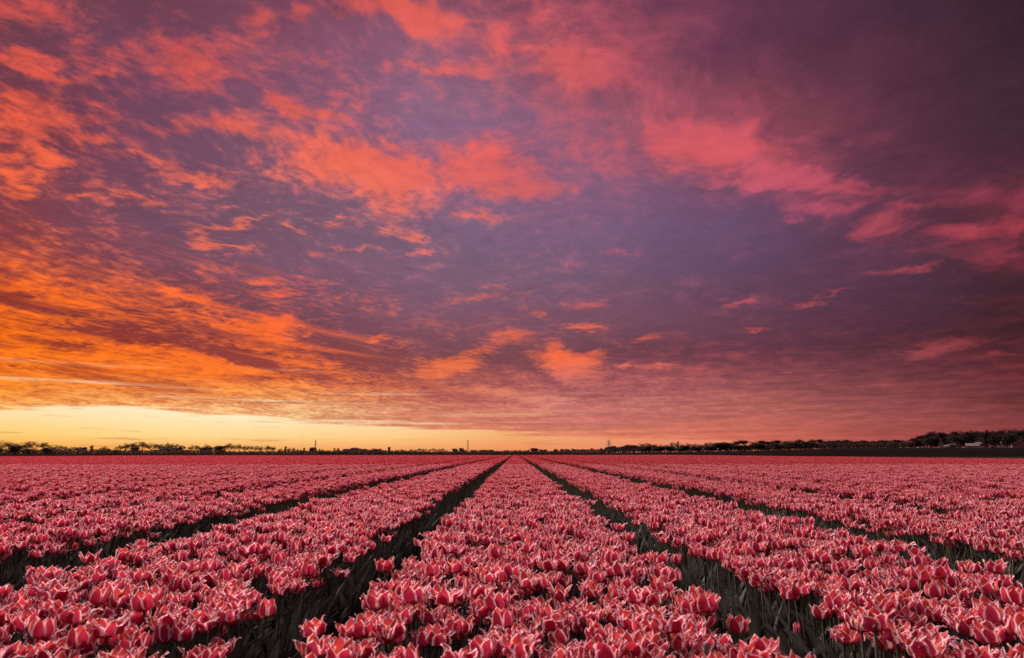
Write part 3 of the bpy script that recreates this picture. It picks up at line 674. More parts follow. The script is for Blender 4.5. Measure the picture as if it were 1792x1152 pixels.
def soil_paths():
    """Trodden, clotted soil of the four nearest paths."""
    edges = [(-2.70, -2.06), (-0.94, -0.44), (0.56, 1.11), (2.08, 2.76)]
    for q, (a, b) in enumerate(edges):
        nx, ny = 16, 420
        y0, y1 = 0.8, 15.0
        vs = []
        r2 = np.random.default_rng(40 + q)
        wob = r2.normal(0, 1, (ny + 1, nx + 1))
        for s in range(2):
            wob = (wob + np.roll(wob, 1, 0) + np.roll(wob, 1, 1) + np.roll(wob, -1, 0) + np.roll(wob, -1, 1)) / 3.2
        for j in range(ny + 1):
            for i in range(nx + 1):
                t = i / nx
                edge = min(t, 1 - t) * 4
                h = 0.006 + (0.012 * wob[j, i] + 0.014 * math.sin(t * math.pi * 3 + 2 * math.sin(j * .05))) * min(1, edge) + 0.012
                vs.append((a + (b - a) * t, y0 + (y1 - y0) * j / ny, max(0.004, h)))
        fs = [(j * (nx + 1) + i, j * (nx + 1) + i + 1, (j + 1) * (nx + 1) + i + 1, (j + 1) * (nx + 1) + i) for j in range(ny) for i in range(nx)]
        tag(link('soil_path', mesh_from('soil_path', vs, fs, M_CLOD, smooth=True)), kind='structure')
    # clods
    g = Geo()
    rr = random.Random(3)
    for n in range(2600):
        a, b = edges[rr.choice((0, 1, 1, 2, 2, 3))]
        y = 1.1 + 10 * rr.random() ** 1.6
        x = rr.uniform(a - .08, b + .08)
        s = rr.uniform(.006, .020)
        z = .022
        vs = []
        for l, rad in ((-.4, .9), (.45, .7)):
            for i in range(5):
                an = i * 1.257 + rr.uniform(-.3, .3)
                vs.append((x + math.cos(an) * s * rad * rr.uniform(.7, 1.2), y + math.sin(an) * s * rad * rr.uniform(.7, 1.2), z + l * s))
        vs.append((x, y, z + s * .8))
        fs = [(i, (i + 1) % 5, 5 + (i + 1) % 5, 5 + i) for i in range(5)] + [(5 + i, 5 + (i + 1) % 5, 10) for i in range(5)]
        g.add(vs, fs)
    tag(link('soil_clods', g.mesh('soil_clods', M_CLOD)), 'dark crumbly soil clods lying along the paths between the beds', 'soil', kind='stuff')
    # dry leaves, fallen petals' husks and straw
    g = Geo()
    for n in range(2200):
        a, b = edges[rr.choice((0, 1, 1, 2, 2, 3))]
        y = 1.2 + 10 * rr.random() ** 1.5
        x = rr.uniform(a - .05, b + .05)
        an = rr.uniform(0, 6.28)
        L = rr.uniform(.02, .10)
        w = rr.uniform(.0012, .005)
        bend, lift = rr.uniform(-.5, .5), rr.uniform(0, .03)
        vs = []
        for i in range(5):
            t = i / 4
            aa = an + bend * t * 2
            cx, cy = x + math.cos(aa) * L * t, y + math.sin(aa) * L * t
            ww = w * math.sin(math.pi * (0.15 + 0.8 * t)) + .0004
            z = .030 + lift * math.sin(math.pi * t) + .004 * math.sin(9 * t + an)
            vs += [(cx - math.sin(aa) * ww, cy + math.cos(aa) * ww, z), (cx + math.sin(aa) * ww, cy - math.cos(aa) * ww, z + rr.uniform(-.004, .006))]
        g.add(vs, [(2 * i, 2 * i + 1, 2 * i + 3, 2 * i + 2) for i in range(4)])
    tag(link('dry_litter', g.mesh('dry_litter', M_LITTER)), 'pale dry leaf and straw litter strewn on the soil paths', 'litter', kind='stuff')
    # thin grass and stem strands along the path edges
    g = Geo()
    for n in range(700):
        a, b = edges[rr.choice((0, 1, 1, 2, 2, 3))]
        y = 1.2 + 9 * rr.random() ** 1.5
        side = rr.choice((0, 1))
        x = (a if side == 0 else b) + rr.gauss(0, .05)
        an = rr.uniform(0, 6.28)
        L, w = rr.uniform(.06, .26), rr.uniform(.0008, .0022)
        vs = []
        for i in range(5):
            t = i / 4
            rad = L * .6 * t * t
            cx, cy, z = x + math.cos(an) * rad, y + math.sin(an) * rad, .01 + L * (t - .35 * t * t)
            ww = w * (1 - .8 * t)
            vs += [(cx - ww, cy, z), (cx + ww, cy, z)]
        g.add(vs, [(2 * i, 2 * i + 1, 2 * i + 3, 2 * i + 2) for i in range(4)])
    tag(link('path_grass', g.mesh('path_grass', M_STEM)), 'thin grass blades and loose stems along the path edges', 'grass', kind='stuff')


build_ground()
soil_paths()


# ------------------------------------------------------------------ tulips
def to_pixel(p):
    """Where a point lands in the 1792 x 1152 photograph (only used to pick the blooms that show largest)."""
    q = cam_o.matrix_basis.inverted() @ Vector(p)
    return 896 + 1195 * q.x / -q.z, 576 - 1195 * q.y / -q.z, -q.z


def build_tulips():
    NEAR, MID = 8.0, 30.0
    src = bpy.data.collections.new('tulip_sources')
    order = []
    NK = 18
    for i in range(NK):
        order.append(tulip_joined(i % 6, i, 4, 5))
    for i in range(5):
        order.append(tulip_patch(100 + i, 1.0, 2, 3, 135, rim=.84))
    for i in range(5):
        order.append(tulip_patch(200 + i, 3.0, 2, 2, 105, keep=6, leaves=0, rim=.64))
    for i, o in enumerate(order):
        o.name = 'tulip_source_%02d' % i
        src.objects.link(o)
    P, ROT, SCA, IDX = [], [], [], []
    near = []
    rr = random.Random(11)
    for bi, (x0, x1) in enumerate(BEDS):
        # single blooms close by
        if min(abs(x0), abs(x1)) < 8:
            nx = max(2, int((x1 - x0) / .071))
            y = 1.0
            ph = rr.uniform(0, 6.28)
            while y < NEAR:
                for i in range(nx + 1):
                    if rr.random() < .05:
                        continue
                    edge = i in (0, nx)
                    x = x0 + (x1 - x0) * i / nx + rr.gauss(0, .022)
                    yy = y + rr.gauss(0, .024)
                    if edge and rr.random() < .35:
                        x += (-.03 if i else .03)
                    if abs(x) > .86 * yy + 1.2:
                        continue
                    gap = math.sin(x * 8.3 + ph) * math.sin(yy * 7.1 + ph * 2) + .6 * math.sin(x * 17 + yy * 6) * math.sin(yy * 15 + ph)
                    if gap > .85 and rr.random() < .75:
                        continue
                    s = rr.gauss(.985, .062) - (.05 if gap > .4 else 0)
                    s = min(1.14, max(.80, s))
                    rim_row = i < 3 or i > nx - 3
                    tl = .06 if rim_row else (.24 if rr.random() < .06 else .10)
                    near.append((x, yy, bi, s, rr.gauss(0, tl), rr.gauss(0, tl), rr.uniform(0, 6.28), rr.randrange(NK)))
                y += .075
        # bed stretches further off
        cx, wx = (x0 + x1) / 2, (x1 - x0 - .03) / BED_W
        ye = field_end(cx)
        y = NEAR if min(abs(x0), abs(x1)) < 8 else 4.0
        while y < min(MID, ye):
            if abs(cx) < .86 * y + 3:
                P.append((cx, y + .5, 0)); ROT.append((0, 0, rr.choice((0, math.pi)))); SCA.append((wx, 1, rr.gauss(1, .015))); IDX.append(NK + rr.randrange(5))
            y += 1.0
        y = MID
        while y < ye:
            if abs(cx) < .84 * y + 6:
                P.append((cx, y + 1.5, 0)); ROT.append((0, 0, rr.choice((0, math.pi)))); SCA.append((wx, 1, rr.gauss(1, .02))); IDX.append(NK + 5 + rr.randrange(5))
            y += 3.0
    # the three stragglers in the paths
    # the 300 blooms that show largest are things of their own
    seen = []
    for n, t in enumerate(near):
        hx, hy, z = to_pixel((t[0], t[1], .44 * t[3]))
        if -15 < hx < 1807 and hy < 1165 and z > .3:
            seen.append((z, n))
    seen.sort()
    chosen = set(n for z, n in seen[:300])
    for n, (x, y, bi, s, a, b, c, kd) in enumerate(near):
        if n in chosen:
            continue
        P.append((x, y, 0)); ROT.append((a, b, c)); SCA.append((s, s, s)); IDX.append(kd)
    me = bpy.data.meshes.new('tulip_field')
    me.from_pydata(P, [], [])
    for nm, typ, key, dat in (('rot', 'FLOAT_VECTOR', 'vector', ROT), ('sca', 'FLOAT_VECTOR', 'vector', SCA), ('idx', 'INT', 'value', IDX)):
        at = me.attributes.new(nm, typ, 'POINT')
        at.data.foreach_set(key, np.asarray(dat, dtype=np.float32 if typ != 'INT' else np.int32).ravel())
    fo = tag(link('tulip_field', me), 'countless pink-rimmed red tulips filling the beds to the horizon', 'tulips', kind='stuff')
    ng = bpy.data.node_groups.new('tulip_scatter', 'GeometryNodeTree')
    ng.interface.new_socket('Geometry', in_out='INPUT', socket_type='NodeSocketGeometry')
    ng.interface.new_socket('Geometry', in_out='OUTPUT', socket_type='NodeSocketGeometry')
    gi, go = ng.nodes.new('NodeGroupInput'), ng.nodes.new('NodeGroupOutput')
    ci = ng.nodes.new('GeometryNodeCollectionInfo')
    ci.inputs['Collection'].default_value = src
    ci.inputs['Separate Children'].default_value = True
    ci.inputs['Reset Children'].default_value = True
    ip = ng.nodes.new('GeometryNodeInstanceOnPoints')
    ip.inputs['Pick Instance'].default_value = True

    def attr(name, typ):
        n = ng.nodes.new('GeometryNodeInputNamedAttribute')
        n.data_type = typ
        n.inputs['Name'].default_value = name
        return n.outputs['Attribute']
    L = ng.links.new
    L(gi.outputs[0], ip.inputs['Points'])
    L(ci.outputs[0], ip.inputs['Instance'])
    L(attr('idx', 'INT'), ip.inputs['Instance Index'])
    L(attr('rot', 'FLOAT_VECTOR'), ip.inputs['Rotation'])
    L(attr('sca', 'FLOAT_VECTOR'), ip.inputs['Scale'])
    L(ip.outputs[0], go.inputs[0])
    md = fo.modifiers.new('scatter', 'NODES')
    md.node_group = ng

    # the near blooms, part by part; copies share the meshes of a set of models
    models = []
    for i in range(NK):
        kind = i % 6
        parts = []
        for vs, fs, pe in flower_petals(kind, i, 6, 8):
            parts.append(('petal', mesh_from('petal', vs, fs, M_PETAL, None, pe, True)))
        g = Geo()
        g.tube(stem_pts(i), [.0045, .004, .0036, .0034, .0042], 7)
        parts.append(('stem', g.mesh('stem', M_STEM, smooth=True)))
        r3 = random.Random(i + 50)
        for q in range(3):
            vs, fs = leaf_blade(r3.uniform(0, 6.28), r3.uniform(.22, .38), r3.uniform(.015, .030), r3.uniform(.15, .5), r3.uniform(.0, .08), i + q, 8)
            parts.append(('leaf', mesh_from('leaf', vs, fs, M_LEAF, smooth=True)))
        models.append(parts)

    bedname = {0: 'centre bed', 1: 'first right bed', 3: 'first left bed', 2: 'second right bed', 4: 'second left bed'}
    groups = {}

    def plant(x, y, s, a, b, c, kd, label, group, sxy=1.0, only=None):
        e = bpy.data.objects.new('tulip', None)
        e.empty_display_size = .05
        COL.objects.link(e)
        e.location, e.rotation_euler, e.scale = (x, y, 0), (a, b, c), (s * sxy, s * sxy, s)
        tag(e, label, 'tulip', group)
        for nm, me_ in models[kd]:
            if only and nm == 'petal' and only <= 0:
                continue
            o = bpy.data.objects.new(nm, me_)
            COL.objects.link(o)
            o.parent = e
        return e
    for z, n in seen[:300]:
        x, y, bi, s, a, b, c, kd = near[n]
        x0, x1 = BEDS[bi]
        if x - x0 < .12:
            side = 'at left edge of ' + bedname.get(bi, 'outer bed')
        elif x1 - x < .12:
            side = 'at right edge of ' + bedname.get(bi, 'outer bed')
        else:
            side = 'inside ' + bedname.get(bi, 'outer bed')
        depth = 'frontmost rows' if z < 2.0 else 'behind the front'
        tall = 'tall ' if s > 1.05 else ('short ' if s < .94 else '')
        plant(x, y, s, a, b, c, kd, '%s%s red tulip %s, %s' % (tall, LOOK[kd % 6], side, depth), 'largest tulips along the front of the beds')
    plant(0.80, 3.62, .98, .02, .06, 1.0, 2, 'lone red tulip standing by itself in the soil path right of centre bed', 'stray tulips in the paths', .8)
    plant(1.02, 2.58, .80, -.05, .03, 2.2, 8, 'tiny orange-red tulip bud low among the stems beside the right-hand path', 'stray tulips in the paths', .42)
    plant(-0.57, 2.30, .99, .05, -.16, .4, 0, 'tulip leaning out alone into the soil path left of the centre bed', 'stray tulips in the paths', 1.1)


build_tulips()


# ------------------------------------------------------------------ the land beyond the field
def horizon_rise(px):
    """How far (in thousandths of the distance) the land stands above eye level, by direction."""
    return float(np.interp(px, [-400, 900, 1120, 1220, 1344, 1440, 1500, 1800, 2600], [0.0, 0.0, 1.0, 2.0, 3.6, 6.6, 7.4, 7.9, 7.9]))


def land_z(x, y):
    px = 901 + 1195 * x / max(y, 1)
    h = horizon_rise(px) * .001 * y
    return max(0.0, CAM_Z + h) if px > 1000 else max(0.0, (CAM_Z + h) * min(1, max(0, (px - 880) / 120)))


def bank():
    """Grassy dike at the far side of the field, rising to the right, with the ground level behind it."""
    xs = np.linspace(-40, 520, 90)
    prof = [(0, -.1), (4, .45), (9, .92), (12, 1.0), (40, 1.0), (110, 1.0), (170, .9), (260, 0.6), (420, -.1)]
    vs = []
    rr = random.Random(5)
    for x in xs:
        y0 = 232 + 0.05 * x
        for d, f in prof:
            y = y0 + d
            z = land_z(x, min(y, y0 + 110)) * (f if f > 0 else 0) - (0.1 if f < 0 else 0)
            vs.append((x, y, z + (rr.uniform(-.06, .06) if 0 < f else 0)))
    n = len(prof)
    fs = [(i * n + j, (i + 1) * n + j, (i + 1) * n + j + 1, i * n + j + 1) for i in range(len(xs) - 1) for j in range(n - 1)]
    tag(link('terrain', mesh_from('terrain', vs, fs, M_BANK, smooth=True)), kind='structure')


bank()


# ------------------------------------------------------------------ trees
def limb(g, p, d, L, r, n=4, wob=.12, rr=random):
    pts, q, dd = [tuple(p)], Vector(p), Vector(d).normalized()
    for i in range(3):
        dd = (dd + Vector((rr.gauss(0, wob), rr.gauss(0, wob), rr.gauss(0, wob * .6)))).normalized()
        q = q + dd * (L / 3)
        pts.append(tuple(q))
    g.tube(pts, [r, r * .85, r * .65, r * .45], n)
    return q, dd, r * .45


def twigs(g, c, rad, n, size, rr, thin=.16, flat=1.0):
    for i in range(n):
        p = Vector((rr.gauss(0, .5), rr.gauss(0, .5), rr.gauss(0, .5) * flat)) * rad + Vector(c)
        d = Vector((rr.gauss(0, 1), rr.gauss(0, 1), rr.gauss(.25, 1))).normalized()
        s = d.cross(Vector((rr.gauss(0, 1), rr.gauss(0, 1), rr.gauss(0, 1)))).normalized() * size * thin
        e = d * size * rr.uniform(.6, 1.3)
        g.add([tuple(p - s), tuple(p + s), tuple(p + e)], [(0, 1, 2)])


def make_tree(kind, seed):
    """Meshes (trunk, crown) of a tree of height 1."""
    rr = random.Random(seed)
    tg, cg = Geo(), Geo()
    up = Vector((0, 0, 1))
    if kind in ('lacy', 'wood'):
        base = .30 if kind == 'lacy' else .45
        top, d, r = limb(tg, (0, 0, -.03), up + Vector((rr.gauss(0, .06), rr.gauss(0, .06), 0)), base, .022, 6, .05, rr)
        for i in range(7 if kind == 'lacy' else 6):
            an = i * 2.4 + rr.uniform(-.4, .4)
            sp = rr.uniform(.35, 1.0) if kind == 'lacy' else rr.uniform(.2, .6)
            st = Vector((0, 0, base * rr.uniform(.75, 1.0)))
            e, dd, r2 = limb(tg, st, (math.cos(an) * sp, math.sin(an) * sp, 1), rr.uniform(.30, .42), .011, 4, .12, rr)
            for j in range(4):
                a2 = rr.uniform(0, 6.28)
                e2, d2, r3 = limb(cg, st.lerp(e, rr.uniform(.5, 1)), dd + Vector((math.cos(a2), math.sin(a2), rr.uniform(-.1, .6))) * .8, rr.uniform(.12, .22), .006, 3, .18, rr)
                if e2.z > 1.0:
                    e2.z = 1.0
                for q in range(3):
                    a3 = rr.uniform(0, 6.28)
                    e3, d3, r4 = limb(cg, e2, d2 + Vector((math.cos(a3), math.sin(a3), rr.uniform(-.2, .5))) * .8, .09, .003, 3, .2, rr)
                    twigs(cg, e3, .075, 15 if kind == 'lacy' else 30, .06, rr, .10)
                twigs(cg, e2, .08, 11 if kind == 'lacy' else 26, .06, rr, .10)
    elif kind == 'poplar':
        top, d, r = limb(tg, (0, 0, -.03), up, .95, .022, 6, .01, rr)
        for i in range(26):
            h = rr.uniform(.15, .92)
            an = rr.uniform(0, 6.28)
            e, dd, _ = limb(cg, (0, 0, h), (math.cos(an) * .35, math.sin(an) * .35, 1), .16 * (1.2 - h), .005, 3, .1, rr)
            twigs(cg, e, .06, 34, .055, rr, .2, 1.6)
    else:   # round: dense, leafy almost to the ground
        top, d, r = limb(tg, (0, 0, -.03), up, .35, .035, 6, .04, rr)
        for i in range(8):
            an = i * 2.4
            e, dd, _ = limb(tg, (0, 0, rr.uniform(.12, .33)), (math.cos(an) * .8, math.sin(an) * .8, 1), .32, .014, 4, .12, rr)
        lobes = [(0, 0, .62, .30)] + [(math.cos(a) * rr.uniform(.16, .28), math.sin(a) * rr.uniform(.16, .28), rr.uniform(.25, .78), rr.uniform(.13, .22)) for a in [rr.uniform(0, 6.28) for _ in range(13)]]
        for x, y, z, r in lobes:
            for i in range(int(900 * r)):
                dv = Vector((rr.gauss(0, 1), rr.gauss(0, 1), rr.gauss(0, 1))).normalized()
                p = Vector((x, y, z)) + dv * r * rr.uniform(.55, 1.08)
                if p.z < .02:
                    continue
                twigs(cg, p, .01, 1, .065, rr, .42)
    hi = max(v[2] for v in cg.v)
    f = 1.0 / hi
    for g in (tg, cg):
        g.v = [(a * f, b * f, c * f) for a, b, c in g.v]
    wid = np.percentile(np.abs(np.array(cg.v)[:, 0]), 96) * 2
    leafy = {'round': M_BUSH, 'wood': M_TWIG_DARK, 'poplar': M_TWIG_DARK}.get(kind, M_TWIG)
    return tg.mesh('trunk', M_BARK), cg.mesh('crown', leafy), wid


TREES = {k: [make_tree(k, s) for s in range(sd, sd + n)] for k, sd, n in (('lacy', 10, 5), ('wood', 40, 4), ('poplar', 60, 3), ('round', 80, 5))}
NAME = {'lacy': 'bare_tree', 'wood': 'woodland_tree', 'poplar': 'poplar_tree', 'round': 'round_tree'}
tr_rng = random.Random(21)


def tree(px, top, wpx, kind, dist, label, group):
    """Plant a tree of the size it has in that direction at that distance (metres ahead)."""
    zc = dist
    x = (px - 901) / 1195 * zc
    z0 = min(land_z(x, zc), CAM_Z + 4)
    h = (793.5 - top) / 1195 * zc * 1.016 + CAM_Z - z0
    w = wpx / 1195 * zc
    trunk, crown, wid = tr_rng.choice(TREES[kind])
    e = bpy.data.objects.new(NAME[kind], None)
    COL.objects.link(e)
    e.location = (x, zc, z0)
    e.rotation_euler = (0, 0, tr_rng.uniform(0, 6.28))
    sx = min(2.6, max(.45, w / (wid * h))) * h
    e.scale = (sx, sx, h)
    tag(e, label, 'tree', group)
    for nm, me in (('trunk', trunk), ('crown', crown)):
        o = bpy.data.objects.new(nm, me)
        COL.objects.link(o)
        o.parent = e
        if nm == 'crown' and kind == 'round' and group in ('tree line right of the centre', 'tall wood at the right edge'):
            o.material_slots[0].link = 'OBJECT'      # copy without the haze tint painted into the left bushes
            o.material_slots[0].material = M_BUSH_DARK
    return e


def rows(kind, dist, label, group, spots):
    for px, top, w in spots:
        tree(px, top + (tr_rng.uniform(-2.2, 2.2) if kind == 'wood' else tr_rng.uniform(-.8, .8)), w, kind, dist + tr_rng.uniform(-25, 25), label, group)


LEFT, AVE, MIDG, RIGHT, WOOD = 'tree line on the left horizon', 'open row of bare trees left of the masts', 'far trees along the middle horizon', 'tree line right of the centre', 'tall wood at the right edge'
rows('lacy', 600, 'bare lacy tree in the tall clump at the left end of the horizon', LEFT,
     [(-14, 772, 26), (12, 771, 28), (32, 773, 22), (52, 775, 26), (70, 772, 28), (90, 775, 20), (110, 778, 16), (124, 780, 16), (137, 782, 14)])
rows('lacy', 600, 'bare lacy tree in the long clump left of the open row', LEFT,
     [(192, 780, 16), (218, 779, 16), (230, 776, 20), (243, 774, 22), (258, 773, 24), (274, 775, 20), (289, 776, 20), (301, 774, 20), (312, 776, 16), (326, 779, 15), (346, 778, 15), (356, 780, 13), (371, 777, 20), (386, 779, 16)])
rows('lacy', 610, 'slim bare tree with a visible trunk in the open row left of the masts', AVE,
     [(401, 777, 12), (407, 776, 14), (416, 777, 12), (425, 778, 12), (434, 779, 12), (443, 779, 12), (452, 780, 13), (462, 781, 12), (474, 779, 15), (484, 781, 13), (496, 784, 11), (511, 784, 10), (519, 784, 10), (527, 785, 10)])
rows('round', 570, 'dense dark bush standing under the bare trees of the left horizon', LEFT,
     [(6, 783, 18), (36, 779, 18), (60, 785, 18), (92, 783, 14), (106, 785, 15), (122, 786, 14), (195, 785, 14), (212, 787, 14), (245, 782, 12), (284, 786, 14), (300, 784, 24), (316, 782, 16), (332, 787, 14), (368, 781, 19), (390, 780, 15)])
tree(152, 782.3, 15, 'round', 580, 'small round dark tree standing clear between gaps on the left horizon', LEFT)
tree(169.5, 779.4, 8, 'poplar', 580, 'narrow upright tree beside the small round one on the left horizon', LEFT)
tree(182, 786, 12, 'lacy', 600, 'low bare shrub-like tree just right of the narrow upright one', LEFT)
rows('poplar', 900, 'tiny pointed tree near the first mast on the left of the middle horizon', MIDG,
     [(505, 781, 5), (537, 784, 4), (532, 787, 5), (564, 786, 4.5), (569, 786, 4.5), (590, 784.5, 4), (596, 784, 6)])
tree(553, 783, 12, 'round', 880, 'rounded dark tree at the foot of the first mast', MIDG)
rows('round', 900, 'low rounded tree in the far wooded hump left of the second mast', MIDG,
     [(604, 788, 14), (613, 785.5, 16), (624, 784, 18), (638, 786, 17), (651, 787, 15), (663, 785.5, 13), (674, 788, 12)])
rows('lacy', 1000, 'tiny far bare tree between the hump and the second mast', MIDG,
     [(690, 788, 6), (698, 787, 9), (708, 787, 11), (719, 787, 8), (723, 785, 7), (731, 786, 8), (737, 784, 9), (745, 785, 10), (755, 785, 9), (763, 785, 10), (769, 787, 7), (776, 785, 9), (783, 787, 7)])
tree(797.5, 785, 9, 'round', 950, 'small round tree standing alone left of the second mast', MIDG)
tree(809, 784, 9, 'round', 950, 'small round tree close beside the foot of the second mast', MIDG)
rows('round', 1150, 'very low far tree on the horizon behind the centre bed', MIDG,
     [(815, 788, 8), (830, 787.5, 14), (845, 788, 14), (858, 788, 13), (871, 788.5, 13), (886, 789, 12), (902, 789, 9), (910, 788.5, 6), (919, 789, 8), (924, 788, 5)])
tree(935, 784, 13, 'round', 950, 'broad dark tree just right of where the centre bed vanishes', MIDG)
rows('round', 1000, 'tiny round-headed tree in the evenly spaced row right of the centre', MIDG,
     [(945, 787, 4), (948.5, 787, 4), (953, 786, 7), (971, 786, 7), (982, 786, 6), (988, 786, 6), (994.5, 786.5, 6)] + [(1001 + 5.4 * i, 785.3 + (i * 7 % 3) * .5, 5) for i in range(11)])
rows('round', 620, 'dense hedge-like tree in the dark block below the pylon', RIGHT,
     [(1062, 782, 13), (1071, 781.5, 14), (1079, 782, 13), (1090, 781, 14), (1098, 779.5, 16), (1106, 779, 16), (1114, 781, 13)])
rows('lacy', 520, 'bare round-crowned tree in the clump right of the pylon', RIGHT,
     [(1119, 778, 14), (1127, 775, 19), (1137, 777, 15), (1144, 777, 12), (1153, 777, 11), (1161, 778, 13), (1174, 774, 15), (1189, 776, 13), (1200, 776, 15), (1212, 776, 15), (1221, 777, 11), (1230, 775, 13), (1239, 773, 15)])
tree(1182, 772.6, 4.6, 'poplar', 500, 'thin dark pointed tree rising out of the bare clump right of the pylon', RIGHT)
rows('wood', 470, 'tall bare tree in the thick tree line before the wood', RIGHT,
     [(1252, 775, 15), (1262, 775, 15), (1272, 776, 14), (1284, 771, 16), (1298, 772, 16), (1315, 775, 15), (1325, 773, 17), (1336, 773, 15), (1344, 770, 15), (1352, 771, 16), (1361, 774, 13)])
rows('wood', 420, 'tall bare tree in the tree line left of the houses', RIGHT,
     [(1371, 771, 18), (1382, 773, 15), (1392, 770, 16), (1403, 773, 14), (1412, 769, 19), (1426, 771, 15), (1437, 772, 15), (1448, 770, 16), (1462, 770, 22), (1474, 772, 16), (1486, 771, 18), (1500, 772, 16), (1511, 773, 14), (1521, 772, 16), (1533, 770, 16), (1544, 771, 15), (1556, 769, 18), (1567, 772, 15), (1577, 772, 15)])
rows('round', 400, 'dense dark bush filling the foot of the right-hand tree line', RIGHT,
     [(1126, 780.5, 29), (1148, 781.5, 27), (1170, 780.5, 29), (1192, 780.5, 29), (1214, 781.5, 27), (1236, 780.5, 27), (1254, 775.5, 25), (1266, 775.5, 25), (1285, 778.5, 27), (1304, 779.5, 25), (1320, 776.5, 27), (1338, 777.5, 27), (1356, 776.5, 27), (1374, 774.5, 27), (1392, 774.5, 27), (1410, 773.5, 27), (1430, 774.5, 27), (1450, 773.5, 27), (1468, 773.5, 27), (1488, 772.5, 27), (1508, 774.5, 25), (1530, 773.5, 25), (1550, 774.5, 25), (1568, 774.5, 25)])
rows('wood', 335, 'tall dark tree in the dense wood at the right edge', WOOD,
     [(1588, 767, 18), (1599, 764, 18), (1610, 760, 18), (1622, 757, 18), (1635, 756, 18), (1648, 757, 17), (1658, 755, 16), (1666, 754, 16), (1676, 756, 17), (1686, 754, 17), (1697, 755, 17), (1708, 753, 17), (1718, 754, 17), (1728, 754, 17), (1739, 752, 17), (1751, 751, 18), (1761, 752, 17), (1773, 751, 18), (1785, 752, 17), (1797, 751, 18), (1810, 752, 18)])
rows('round', 330, 'dense dark understorey bush inside the wood at the right edge', WOOD,
     [(1590, 772, 20), (1604, 769, 20), (1618, 765, 20), (1632, 763, 20), (1648, 763, 20), (1664, 761, 20), (1680, 762, 20), (1698, 761, 20), (1714, 761, 20), (1730, 760, 20), (1748, 759, 20), (1766, 759, 20), (1784, 759, 20), (1802, 759, 20)])


def undergrowth():
    """Low scrub and hedge bottoms that close the foot of the tree line."""
    g = Geo()
    rr = random.Random(9)
    for px in np.arange(-60, 1850, 1.5):
        dist = float(np.interp(px, [-60, 480, 560, 1000, 1060, 1120, 1400, 1580, 1850], [560, 560, 840, 880, 600, 480, 395, 345, 345]))
        top = float(np.interp(px, [-60, 140, 230, 395, 420, 520, 600, 780, 900, 1050, 1060, 1120, 1240, 1340, 1560, 1620, 1850], [787, 788, 789, 789, 791, 790, 789.5, 791, 790.5, 790, 786.5, 785, 782, 778.5, 777, 769, 765]))
        x = (px - 901) / 1195 * dist
        z0 = land_z(x, dist)
        h = (793.5 - top) / 1195 * dist + CAM_Z - z0
        h = max(h, .6) * rr.uniform(.75, 1.12)
        for i in range(18):
            p = (x + rr.gauss(0, dist * .0009), dist + rr.gauss(0, 4), z0 + h * rr.random() ** .8)
            n0 = len(g.f)
            twigs(g, p, .3, 2, dist * .0016, rr, .5)
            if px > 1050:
                g.m[n0:] = [1] * (len(g.f) - n0)  # right of the centre, the copy without the painted haze tint
    tag(link('undergrowth', g.mesh('undergrowth', [M_BUSH, M_BUSH_DARK])), 'low dark scrub closing the foot of the horizon trees', 'undergrowth', kind='stuff')


undergrowth()


# ------------------------------------------------------------------ houses at the foot of the wood
def plain(name, c, rough=.8):
    return rough_material(name, tuple(v * .85 for v in c), c, 1.5, rough)


M_GLASS = plain('window_glass', (.03, .03, .035), .08)
M_DOOR = plain('door_paint', (.05, .045, .04))


